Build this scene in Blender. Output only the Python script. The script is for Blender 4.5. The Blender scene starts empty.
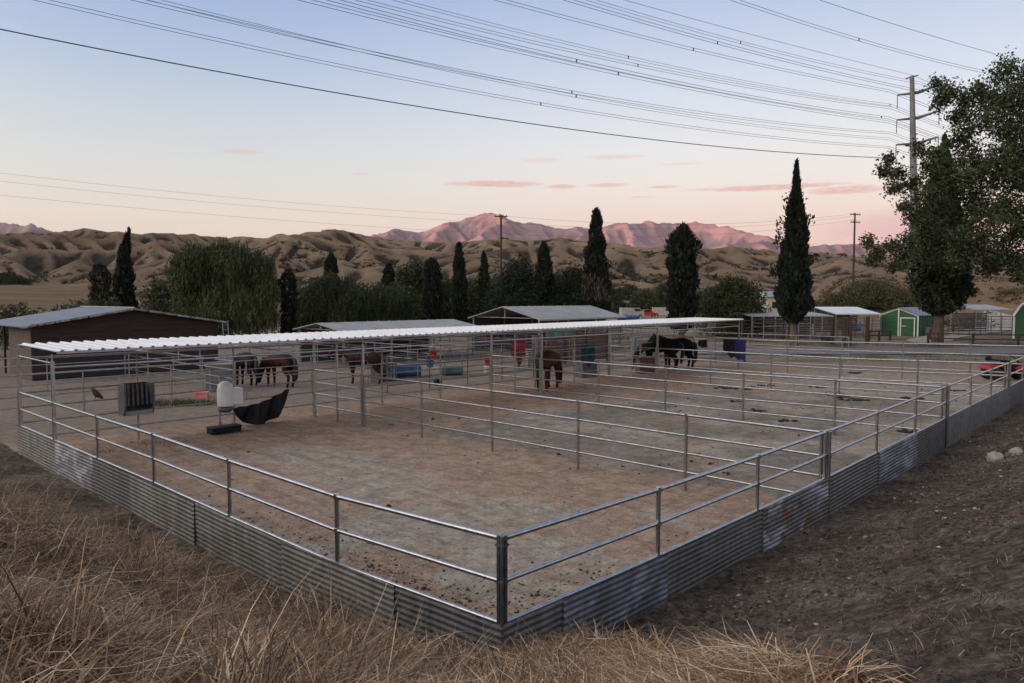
import bpy, math, random
import numpy as np
from mathutils import Vector, Matrix

random.seed(5)
RNG = np.random.default_rng(11)
SC = bpy.context.scene
COL = SC.collection
R = math.radians

# ------------------------------------------------------------------ camera numbers
F, HY, H = 740.0, 298.0, 4.316            # focal length in pixels, horizon row, eye height
TH = math.atan((341.5 - HY) / F)
FWD = Vector((0, math.cos(TH), -math.sin(TH)))
UP = Vector((0, math.sin(TH), math.cos(TH)))
EYE = Vector((0, 0, H))


def ray(px, py):
    return Vector((1, 0, 0)) * ((px - 512) / F) + FWD + UP * ((341.5 - py) / F)


def at(px, py, Y):                          # the point seen at a pixel, Y metres ahead
    d = ray(px, py)
    return EYE + d * (Y / d.y)


def gnd(px, py, z=0.0):                     # the point seen at a pixel on height z
    d = ray(px, py)
    return EYE + d * ((z - H) / d.z)


# pen frame: u runs along the right fence, v along the left fence, from the near corner
AU = 0.7516
U = Vector((math.sin(AU), math.cos(AU), 0))
V = Vector((-math.cos(AU), math.sin(AU), 0))
C0 = Vector((-0.105, 7.624, 0))
P = 3.05


def W(s, t, z=0.0):
    return C0 + U * s + V * t + Vector((0, 0, z))


def ss(x):
    x = np.clip(x, 0, 1)
    return x * x * (3 - 2 * x)


# ------------------------------------------------------------------ numpy noise
_PERM = RNG.permutation(512)
_PERM = np.concatenate([_PERM, _PERM, _PERM])
_GA = RNG.uniform(0, 2 * math.pi, 512)
_GX, _GY = np.cos(_GA), np.sin(_GA)


def perlin(x, y):
    x = np.asarray(x, float); y = np.asarray(y, float)
    xi = np.floor(x).astype(int); yi = np.floor(y).astype(int)
    xf = x - xi; yf = y - yi
    xi &= 511; yi &= 511

    def g(i, j, dx, dy):
        h = _PERM[_PERM[(xi + i) & 511] + ((yi + j) & 511)]
        return _GX[h] * dx + _GY[h] * dy
    u = xf * xf * xf * (xf * (xf * 6 - 15) + 10)
    v = yf * yf * yf * (yf * (yf * 6 - 15) + 10)
    a = g(0, 0, xf, yf); b = g(1, 0, xf - 1, yf)
    c = g(0, 1, xf, yf - 1); d = g(1, 1, xf - 1, yf - 1)
    return ((a + (b - a) * u) + ((c + (d - c) * u) - (a + (b - a) * u)) * v) * 1.5


def fbm(x, y, o=4):
    r = 0; a = 1.0
    for i in range(o):
        r = r + a * perlin(x * 2 ** i + 17.3 * i, y * 2 ** i - 9.1 * i); a *= .5
    return r


def ridged(x, y, o=4, gain=.5):
    r = 0; a = 1.0; n = 0
    for i in range(o):
        p = 1 - np.abs(perlin(x * 2.03 ** i + 31.7 * i, y * 2.03 ** i + 11.9 * i)) * 1.6
        r = r + a * p * np.abs(p); n += a; a *= gain
    return r / n


# ------------------------------------------------------------------ ground height
def pen_st(x, y):
    dx = x - C0.x; dy = y - C0.y
    return dx * U.x + dy * U.y, dx * V.x + dy * V.y


def ground_z(x, y, detail=True):
    x = np.asarray(x, float); y = np.asarray(y, float)
    s, t = pen_st(x, y)
    dx = np.maximum(-s, 0); dy = np.maximum(-t, 0)
    d = np.hypot(dx, dy)
    rc = np.hypot(np.maximum(s, 0), np.maximum(t, 0))
    k = .03 + .42 * np.exp(-np.hypot(np.maximum(s, 0) / 3.4, np.maximum(t, 0) / 1.2))
    out = (d > 0)
    fade = 1 - .55 * ss((t - 9) / 14)
    berm = k + 2.1 * fade * ss((d - .1) / 6.3)
    inn = np.minimum(np.maximum(s, 0), np.maximum(t, 0))
    pen = k * (1 - ss(inn / .9))
    z = np.where(out, berm, pen)
    z = z + .17 * ss((s - 15) / 22) * ss((13 - t) / 13)
    # beyond the yard the berm dies away
    z = z + np.where(out, .26 * np.exp(-((s + 3.6) / 1.9) ** 2 - ((t - 5.2) / 4.2) ** 2), 0)
    far = ss((np.hypot(x, y) - 45) / 30)
    z = z * (1 - far)
    # hillside on the right behind the sheds
    hx = ss((x - (.36 * y + 3)) / 13) * ss((y - 96) / 34) * (1 - ss((y - 215) / 60))
    z = z + hx * (6.9 + 1.4 * fbm(x / 26, y / 26, 3) + .03 * np.clip(y - 130, 0, 90))
    # the valley floor climbs to the foot of the hills
    rr = np.hypot(x, y)
    z = z + 11.5 * ss((rr - 200) / 420)
    if detail:
        near = np.exp(-rr / 45)
        dirt = np.where(out, .065, .022)
        z = z + near * dirt * fbm(x / .9, y / .9, 3) + near * np.where(out, .036, .017) * fbm(x / .22, y / .22, 3)
        # churned soil inside the near corner
        z = z + near * .05 * np.exp(-np.maximum(inn - .5, 0) / .5) * (~out) * np.exp(-rc / 7) * np.abs(fbm(x / .16, y / .16, 2))
        # wheel ruts inside the pens
        rut = np.sin((t + .35 * np.sin(s * .35) + .25 * fbm(s / 3, t / 3, 2)) * 2.6)
        z = z - (~out) * near * .018 * ss((rut - .55) / .4)
    return z


def gz(x, y):
    return float(ground_z(np.array([x]), np.array([y]))[0])


def gz0(x, y):
    return float(ground_z(np.array([x]), np.array([y]), False)[0])


# ------------------------------------------------------------------ materials
def new_mat(name):
    m = bpy.data.materials.new(name); m.use_nodes = True
    nt = m.node_tree
    for n in list(nt.nodes):
        nt.nodes.remove(n)
    out = nt.nodes.new('ShaderNodeOutputMaterial')
    b = nt.nodes.new('ShaderNodeBsdfPrincipled')
    nt.links.new(b.outputs[0], out.inputs[0])
    return m, nt, b


def N(nt, typ, **kw):
    n = nt.nodes.new('ShaderNode' + typ)
    for k, v in kw.items():
        if k in n.inputs:
            n.inputs[k].default_value = v
        else:
            setattr(n, k, v)
    return n


def ramp(nt, fac, stops, interp='LINEAR'):
    r = nt.nodes.new('ShaderNodeValToRGB')
    r.color_ramp.interpolation = interp
    el = r.color_ramp.elements
    while len(el) < len(stops):
        el.new(.5)
    for e, (p, c) in zip(el, stops):
        e.position = p
        e.color = (c[0], c[1], c[2], 1) if hasattr(c, '__len__') else (c, c, c, 1)
    nt.links.new(fac, r.inputs[0])
    return r.outputs[0]


def mix(nt, fac, a, b, mode='MIX'):
    m = nt.nodes.new('ShaderNodeMix'); m.data_type = 'RGBA'; m.blend_type = mode
    for sock, v in ((m.inputs[0], fac), (m.inputs[6], a), (m.inputs[7], b)):
        if hasattr(v, 'is_output') or isinstance(v, bpy.types.NodeSocket):
            nt.links.new(v, sock)
        elif hasattr(v, '__len__'):
            sock.default_value = (v[0], v[1], v[2], 1)
        else:
            sock.default_value = v
    return m.outputs[2]


def math_(nt, op, a, b=None, c=None):
    m = nt.nodes.new('ShaderNodeMath'); m.operation = op
    for i, v in enumerate((a, b, c)):
        if v is None:
            continue
        if isinstance(v, bpy.types.NodeSocket):
            nt.links.new(v, m.inputs[i])
        else:
            m.inputs[i].default_value = v
    return m.outputs[0]


def coords(nt, scale=(1, 1, 1), rot=(0, 0, 0), kind='Object'):
    tc = nt.nodes.new('ShaderNodeTexCoord')
    mp = nt.nodes.new('ShaderNodeMapping')
    mp.inputs['Scale'].default_value = scale
    mp.inputs['Rotation'].default_value = rot
    nt.links.new(tc.outputs[kind], mp.inputs[0])
    return mp.outputs[0]


def pen_coords(nt, ks, kt):                 # object coordinates turned to the pens: x along s, y along t
    a = coords(nt, (1, 1, 1), (0, 0, AU - math.pi / 2))
    mp = nt.nodes.new('ShaderNodeMapping')
    mp.inputs['Scale'].default_value = (ks, kt, 1)
    nt.links.new(a, mp.inputs[0])
    return mp.outputs[0]


def noise(nt, vec, scale, detail=4, rough=.55, dist=0):
    n = N(nt, 'TexNoise', Scale=scale, Detail=detail, Roughness=rough, Distortion=dist)
    nt.links.new(vec, n.inputs['Vector'])
    return n.outputs[0]


def bump(nt, b, h, strength=.3, dist=.02):
    n = N(nt, 'Bump', Strength=strength, Distance=dist)
    nt.links.new(h, n.inputs['Height'])
    nt.links.new(n.outputs[0], b.inputs['Normal'])


def pm(name, a, c, scale=4, rough=.7, metal=0., bmp=.2, stretch=(1, 1, 1), detail=5, spec=None, bscale=None, lo=.35, hi=.65):
    m, nt, b = new_mat(name)
    v = coords(nt, stretch)
    n = noise(nt, v, scale, detail)
    nt.links.new(ramp(nt, n, [(lo, a), (hi, c)]), b.inputs['Base Color'])
    b.inputs['Roughness'].default_value = rough
    b.inputs['Metallic'].default_value = metal
    if spec is not None:
        b.inputs['Specular IOR Level'].default_value = spec
    if bmp:
        bump(nt, b, noise(nt, v, bscale or scale * 4, 4), bmp)
    return m


def foliage(name, dark, light, hue=None, clump=.5, rough=.75, rw=.55):
    m, nt, b = new_mat(name)
    g = nt.nodes.new('ShaderNodeNewGeometry')
    v = coords(nt)
    n = noise(nt, v, clump, 3)
    f = math_(nt, 'ADD', math_(nt, 'MULTIPLY', g.outputs['Random Per Island'], rw), math_(nt, 'MULTIPLY', n, 1.15 - rw))
    st = [(.25, dark), (.8, light)]
    if hue:
        st.append((.97, hue))
    nt.links.new(ramp(nt, f, st), b.inputs['Base Color'])
    b.inputs['Roughness'].default_value = rough
    b.inputs['Specular IOR Level'].default_value = .2
    return m


M = {}
M['pipe'] = pm('galvanised_pipe', (.40, .41, .43), (.56, .57, .59), 9, .30, 1.0, .05)
M['pipe_div'] = pm('divider_pipe', (.27, .275, .285), (.40, .405, .42), 9, .34, 1.0, .05)
M['pipe_dark'] = pm('dark_post_steel', (.10, .105, .115), (.19, .195, .21), 9, .38, .8, .1)
M['pipe_dark2'] = pm('dark_rail', (.07, .07, .068), (.13, .13, .125), 5, .7, .2, .1)
M['pipe_dull'] = pm('dull_pipe', (.26, .25, .24), (.40, .39, .38), 7, .45, .9, .1)
M['pipe_rust'] = pm('rusty_pipe', (.10, .06, .045), (.19, .14, .11), 5, .8, .1, .15)
M['roof_white'] = pm('white_roof_metal', (.60, .62, .66), (.70, .715, .74), .9, .34, 0, .03)
M['roof_grey'] = pm('grey_roof_metal', (.27, .275, .265), (.35, .355, .34), .8, .5, .2, .05)
M['roof_blue'] = pm('bluish_roof_metal', (.10, .12, .155), (.17, .19, .23), 1.2, .45, .2, .08)
M['wood_dark'] = pm('dark_brown_boards', (.022, .013, .011), (.045, .028, .024), 3, .85, 0, .2, (.4, .4, 7))
M['wood_trim'] = pm('weathered_trim', (.07, .055, .05), (.40, .38, .36), 6, .8, 0, .1)
M['wood_mid'] = pm('brown_boards', (.075, .042, .030), (.13, .08, .06), 3, .85, 0, .2, (.6, .6, 9))
M['wood_pole'] = pm('creosote_pole', (.035, .022, .018), (.075, .05, .04), 4, .85, 0, .2, (4, 4, .3))
M['bark'] = pm('bark', (.05, .034, .026), (.14, .10, .075), 3, .9, 0, .6, (3, 3, .5))
M['bark_pale'] = pm('pale_bark', (.09, .085, .075), (.22, .20, .18), 3, .9, 0, .4, (2, 2, .6))
M['white_paint'] = pm('white_paint', (.62, .62, .60), (.76, .76, .74), 2, .5, 0, .04)
M['dusty_white'] = pm('dusty_white', (.30, .28, .25), (.42, .40, .37), 1, .8, 0, .05)
M['slat_grey'] = pm('grey_slats', (.045, .043, .040), (.11, .105, .10), 3, .8, 0, .1)
M['green_paint'] = pm('green_paint', (.016, .080, .034), (.026, .112, .050), 1.5, .55, 0, .05, (1, 1, 6))
M['white_plastic'] = pm('white_plastic', (.72, .73, .74), (.82, .83, .84), 3, .35, 0, .02)
M['grey_box'] = pm('grey_feeder', (.09, .095, .105), (.15, .155, .165), 3, .5, .3, .05)
M['grey_pale'] = pm('pale_feeder', (.19, .19, .19), (.29, .29, .285), 3, .55, .1, .05)
M['dark_grey'] = pm('dark_gap', (.03, .03, .032), (.05, .05, .052), 3, .8)
M['black'] = pm('black_rubber', (.007, .007, .008), (.014, .014, .016), 4, .6, 0, .15, spec=.2)
M['blue'] = pm('blue_plastic', (.03, .085, .20), (.05, .13, .28), 3, .4, 0, .05)
M['teal'] = pm('teal_plastic', (.07, .14, .16), (.11, .20, .22), 3, .5, 0, .05)
M['teal_cloth'] = pm('teal_cloth', (.008, .055, .065), (.014, .095, .105), 3, .85, 0, .3)
M['purple_cloth'] = pm('purple_cloth', (.020, .014, .09), (.035, .022, .14), 3, .85, 0, .3)
M['black_cloth'] = pm('black_cloth', (.006, .006, .009), (.014, .014, .018), 5, .5, 0, .5, spec=.25)
M['red'] = pm('red_plastic', (.34, .016, .018), (.48, .03, .03), 3, .4, 0, .03)
M['pink'] = pm('pink_plastic', (.55, .16, .19), (.68, .24, .26), 3, .5, 0, .03)
M['tyre'] = pm('tyre_rubber', (.010, .010, .010), (.03, .028, .026), 6, .85, 0, .4)
M['straw_bale'] = pm('manure', (.012, .009, .007), (.035, .026, .02), 9, .95, 0, .8)
M['rock'] = pm('pale_rock', (.22, .19, .16), (.42, .38, .33), 3, .9, 0, .5)
M['pebble'] = pm('pebbles', (.11, .095, .08), (.40, .37, .33), .8, .9, 0, .2, detail=1)
M['steel_pale'] = pm('pale_steel', (.14, .145, .145), (.20, .205, .205), .4, .6, .2, .03)
M['steel_arm'] = pm('arm_steel', (.10, .105, .11), (.17, .175, .18), 1, .55, .3, .03)
M['concrete'] = pm('concrete', (.36, .35, .33), (.48, .47, .45), 1, .9, 0, .1)
M['cable'] = pm('aluminium_cable', (.045, .048, .055), (.075, .08, .09), 1, .6, .2, 0)
M['insulator'] = pm('insulator', (.09, .08, .08), (.15, .14, .14), 3, .4, 0, 0)
M['glass'] = pm('dark_window', (.02, .025, .03), (.035, .04, .045), 2, .1, 0, 0)
M['cream_wall'] = pm('cream_wall', (.46, .38, .28), (.56, .47, .36), .5, .9, 0, .05)
M['asphalt'] = pm('asphalt', (.105, .107, .112), (.16, .16, .165), 1.3, .9, 0, .3, bscale=30)
M['concrete_path'] = pm('pale_path', (.28, .245, .205), (.38, .34, .29), .8, .95, 0, .2)
M['cyp'] = foliage('cypress_green', (.006, .010, .007), (.026, .034, .022))
M['cyp2'] = foliage('cypress_olive', (.011, .015, .009), (.038, .045, .026))
M['willow'] = foliage('pepper_tree_green', (.022, .031, .014), (.088, .105, .046), None, .45, .75, .42)
M['willow_dk'] = foliage('dark_pepper_green', (.014, .021, .011), (.060, .074, .036), None, .5, .75, .42)
M['olive'] = foliage('olive_green', (.022, .029, .014), (.075, .085, .040), None, .5)
M['darkleaf'] = foliage('dark_leaf_green', (.009, .014, .009), (.034, .045, .026), None, .6)
M['cotton'] = foliage('cottonwood_green', (.020, .029, .015), (.080, .100, .046), (.12, .125, .06), .45)
M['cotton_dark'] = foliage('dense_olive_green', (.014, .021, .012), (.066, .080, .040))
M['far_leaf'] = foliage('far_tree_green', (.022, .030, .016), (.07, .085, .045), None, .15)
M['scrub'] = foliage('scrub_green', (.04, .045, .022), (.11, .105, .05), (.16, .13, .07), .4)
M['dead'] = foliage('dead_strands', (.06, .045, .035), (.14, .11, .09), None, .8)
M['grass'] = foliage('dry_grass', (.046, .028, .017), (.25, .16, .095), (.64, .50, .33), 1.1, .85, .74)
M['mat_grass'] = foliage('matted_stalks', (.085, .050, .030), (.37, .245, .145), (.74, .58, .39), 1.4, .8, .8)
M['straw'] = foliage('straw', (.12, .066, .036), (.42, .27, .155), (.78, .60, .40), 1.6, .75, .85)
M['twigs'] = foliage('dark_twigs', (.022, .016, .012), (.12, .09, .066), (.34, .28, .21), 1.5, .85, .85)
M['coat_bay'] = pm('bay_coat', (.020, .008, .006), (.040, .016, .011), 2.2, .5, 0, .05, spec=.12)
M['coat_dark'] = pm('dark_bay_coat', (.012, .007, .006), (.028, .014, .011), 2, .5, 0, .05, spec=.12)
M['coat_chestnut'] = pm('chestnut_coat', (.034, .013, .008), (.062, .024, .015), 2.2, .5, 0, .05, spec=.12)
M['coat_black'] = pm('black_coat', (.006, .006, .006), (.012, .012, .012), 2, .7, 0, .05, spec=.06)
M['hair'] = pm('dark_horse_hair', (.005, .004, .004), (.012, .010, .009), 6, .6, 0, .2, (4, 4, 1))

# plaid horse blanket
m, nt, b = new_mat('red_plaid_cloth')
v = coords(nt, (4, 4, 4))
sep = nt.nodes.new('ShaderNodeSeparateXYZ'); nt.links.new(v, sep.inputs[0])
fx = math_(nt, 'GREATER_THAN', math_(nt, 'FRACT', math_(nt, 'ADD', sep.outputs[0], sep.outputs[1])), .5)
fz = math_(nt, 'GREATER_THAN', math_(nt, 'FRACT', sep.outputs[2]), .5)
f = math_(nt, 'MULTIPLY', math_(nt, 'ADD', fx, fz), .5)
nt.links.new(ramp(nt, f, [(0, (.42, .018, .025)), (.5, (.15, .01, .014)), (1, (.02, .008, .01))]), b.inputs['Base Color'])
b.inputs['Roughness'].default_value = .9
M['plaid'] = m


def sheet_mat(name, base_a, base_b, patch=None, rust=0.0):
    m, nt, b = new_mat(name)
    v = coords(nt)
    st = coords(nt, (5, 5, .6))
    base = ramp(nt, noise(nt, st, 1.5, 5), [(.32, base_a), (.68, base_b)])
    dirt = ramp(nt, noise(nt, coords(nt, (1.3, 1.3, 2.2)), 1.4, 6, .65), [(.42, 0), (.7, .8)])
    base = mix(nt, dirt, base, (.105, .090, .070))
    if patch:
        pf = ramp(nt, noise(nt, coords(nt, (1.2, 1.2, 2.4)), 1.1, 5, .6, .6), [(.48, 0), (.64, .70)])
        base = mix(nt, pf, base, patch)
    if rust:
        rf = ramp(nt, noise(nt, coords(nt, (1.6, 1.6, 2.6)), 1.7, 5, .65, .5), [(.60 - rust * .1, 0), (.66 - rust * .1, 1)])
        base = mix(nt, rf, base, (.17, .075, .035))
    nt.links.new(base, b.inputs['Base Color'])
    b.inputs['Metallic'].default_value = .35
    nt.links.new(ramp(nt, noise(nt, v, 6, 4), [(.3, .42), (.7, .7)]), b.inputs['Roughness'])
    bump(nt, b, noise(nt, v, 14, 4), .15, .01)
    return m


M['sheet_plain'] = sheet_mat('corrugated_plain', (.125, .125, .12), (.215, .215, .205))
M['sheet_dark'] = sheet_mat('corrugated_dark', (.055, .060, .070), (.115, .12, .135))
M['sheet_blue'] = sheet_mat('corrugated_oxidised', (.12, .13, .15), (.20, .21, .24), (.42, .45, .52))
M['sheet_rust'] = sheet_mat('corrugated_rusty', (.12, .12, .125), (.20, .20, .205), (.50, .52, .56), .45)


# ------------------------------------------------------------------ mesh building
class MB:
    def __init__(self):
        self.v, self.f, self.sm = [], [], []

    def add(self, vs, fs, smooth=False):
        o = len(self.v)
        self.v += [tuple(p) for p in vs]
        for q in fs:
            self.f.append([i + o for i in q]); self.sm.append(smooth)
        return self

    def box(self, c, size, rz=0.0, ax=None, ay=None, bev=0):
        c = Vector(c)
        X = Vector(ax) if ax is not None else Vector((math.cos(rz), math.sin(rz), 0))
        Y = Vector(ay) if ay is not None else Vector((-math.sin(rz), math.cos(rz), 0))
        Z = X.cross(Y).normalized()
        hx, hy, hz = size[0] / 2, size[1] / 2, size[2] / 2
        vs = [c + X * (hx * a) + Y * (hy * b_) + Z * (hz * d) for d in (-1, 1) for a, b_ in ((-1, -1), (1, -1), (1, 1), (-1, 1))]
        return self.add(vs, [(3, 2, 1, 0), (4, 5, 6, 7), (0, 1, 5, 4), (1, 2, 6, 5), (2, 3, 7, 6), (3, 0, 4, 7)])

    def tube(self, p0, p1, r0, r1=None, n=8):
        return self.ptube([p0, p1], [r0, r0 if r1 is None else r1], n)

    def ptube(self, pts, rs, n=8, closed_ends=True):
        pts = [Vector(p) for p in pts]
        if not hasattr(rs, '__len__'):
            rs = [rs] * len(pts)
        vs, fs = [], []
        ref = None
        for i, p in enumerate(pts):
            d = (pts[min(i + 1, len(pts) - 1)] - pts[max(i - 1, 0)])
            d = d.normalized() if d.length > 1e-9 else Vector((0, 0, 1))
            if ref is None:
                ref = Vector((0, 0, 1)) if abs(d.z) < .9 else Vector((1, 0, 0))
            a = d.cross(ref)
            if a.length < 1e-6:
                a = d.cross(Vector((0, 1, 0)))
            a.normalize(); bb = a.cross(d).normalized(); ref = bb
            for k in range(n):
                an = 2 * math.pi * k / n
                vs.append(p + (a * math.cos(an) + bb * math.sin(an)) * rs[i])
        for i in range(len(pts) - 1):
            for k in range(n):
                k2 = (k + 1) % n
                fs.append((i * n + k, i * n + k2, (i + 1) * n + k2, (i + 1) * n + k))
        self.add(vs, fs, True)
        if closed_ends:
            self.add(vs[:n], [list(range(n))[::-1]])
            self.add(vs[-n:], [list(range(n))])
        return self

    def lathe(self, prof, c=(0, 0, 0), n=20, sx=1, sy=1):
        c = Vector(c)
        vs, fs = [], []
        for r, z in prof:
            for k in range(n):
                an = 2 * math.pi * k / n
                vs.append(c + Vector((r * sx * math.cos(an), r * sy * math.sin(an), z)))
        for i in range(len(prof) - 1):
            for k in range(n):
                k2 = (k + 1) % n
                fs.append((i * n + k, i * n + k2, (i + 1) * n + k2, (i + 1) * n + k))
        self.add(vs, fs, True)
        if prof[0][0] > 1e-4:
            self.add(vs[:n], [list(range(n))[::-1]])
        if prof[-1][0] > 1e-4:
            self.add(vs[-n:], [list(range(n))])
        return self

    def prism(self, poly, off):
        poly = [Vector(p) for p in poly]; off = Vector(off)
        n = len(poly)
        vs = poly + [p + off for p in poly]
        fs = [list(range(n))[::-1], [n + i for i in range(n)]]
        fs += [(i, (i + 1) % n, n + (i + 1) % n, n + i) for i in range(n)]
        return self.add(vs, fs)

    def slab(self, a, b, c, d, th):            # quad a-b-c-d thickened downwards
        return self.prism([a, b, c, d], (0, 0, -th))

    def blob(self, c, r, seed=0, squash=.6, n=10, m=6, rough=.25):
        rg = random.Random(seed)
        vs, fs = [], []
        c = Vector(c)
        for i in range(m + 1):
            ph = math.pi * i / m
            for k in range(n):
                an = 2 * math.pi * k / n
                q = r * (1 + rg.uniform(-rough, rough))
                if i in (0, m):
                    q = r
                vs.append(c + Vector((q * math.sin(ph) * math.cos(an), q * math.sin(ph) * math.sin(an), q * squash * math.cos(ph))))
        for i in range(m):
            for k in range(n):
                k2 = (k + 1) % n
                fs.append((i * n + k, i * n + k2, (i + 1) * n + k2, (i + 1) * n + k)[::-1])
        return self.add(vs, fs, True)

    def build(self, name, mat, parent=None, loc=None):
        me = bpy.data.meshes.new(name)
        o = Vector((0, 0, 0))
        if loc is not None:
            o = Vector(loc)
        elif parent is not None and parent.get('_w') is not None:
            o = Vector(parent['_w'])
        me.from_pydata([tuple(Vector(p) - o) for p in self.v], [], self.f)
        me.polygons.foreach_set('use_smooth', self.sm)
        me.materials.append(M[mat] if isinstance(mat, str) else mat)
        ob = bpy.data.objects.new(name, me)
        COL.objects.link(ob)
        if parent is not None:
            ob.parent = parent
            if parent.get('_w') is not None:
                ob['_w'] = parent['_w']
        elif loc is not None:
            ob.location = loc
        return ob


def tag(o, label=None, cat=None, group=None, kind=None):
    for k, val in (('label', label), ('category', cat), ('group', group), ('kind', kind)):
        if val:
            o[k] = val
    return o


def thing(name, label, cat, loc=(0, 0, 0), group=None, rz=None, world=True):
    """Empty at the thing's base. world=True: its parts are given in world coordinates."""
    o = bpy.data.objects.new(name, None); COL.objects.link(o)
    o.empty_display_size = .2
    o.location = loc
    tag(o, label, cat, group)
    if rz is not None:
        o.rotation_euler.z = rz
    elif world:
        o['_w'] = tuple(loc)
    return o


def copy_tree(o, parent=None):
    c = o.copy(); COL.objects.link(c)
    if parent is not None:
        c.parent = parent
    for ch in list(o.children):
        copy_tree(ch, c)
    return c


def fast_mesh(name, verts, faces, mat, parent=None, smooth=False, attrs=None):
    """verts (n,3), faces (m,k) arrays"""
    me = bpy.data.meshes.new(name)
    nv, (nf, k) = len(verts), faces.shape
    me.vertices.add(nv); me.vertices.foreach_set('co', np.ascontiguousarray(verts, dtype=np.float32).ravel())
    me.loops.add(nf * k); me.loops.foreach_set('vertex_index', np.ascontiguousarray(faces, dtype=np.int32).ravel())
    me.polygons.add(nf)
    me.polygons.foreach_set('loop_start', np.arange(0, nf * k, k, dtype=np.int32))
    me.polygons.foreach_set('use_smooth', np.full(nf, smooth, dtype=bool))
    me.update(calc_edges=True); me.validate()
    for an, av in (attrs or {}).items():
        a = me.attributes.new(an, 'FLOAT', 'POINT'); a.data.foreach_set('value', np.asarray(av, dtype=np.float32))
    me.materials.append(M[mat] if isinstance(mat, str) else mat)
    ob = bpy.data.objects.new(name, me); COL.objects.link(ob)
    if parent is not None:
        ob.parent = parent
    return ob


def unit(a):
    return a / np.maximum(np.linalg.norm(a, axis=1, keepdims=True), 1e-9)


def leaves(name, c, a, w, mat, parent=None, rg=RNG):
    """diamond leaves: centres c, half-long axes a, half-widths w"""
    n = len(c)
    rnd = unit(rg.normal(size=(n, 3)))
    b = unit(np.cross(a, rnd)) * np.asarray(w).reshape(-1, 1)
    vs = np.empty((n, 4, 3))
    vs[:, 0] = c - a; vs[:, 1] = c + b - a * .1; vs[:, 2] = c + a; vs[:, 3] = c - b - a * .1
    f = np.arange(n * 4).reshape(n, 4)
    return fast_mesh(name, vs.reshape(-1, 3), f, mat, parent)


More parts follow.
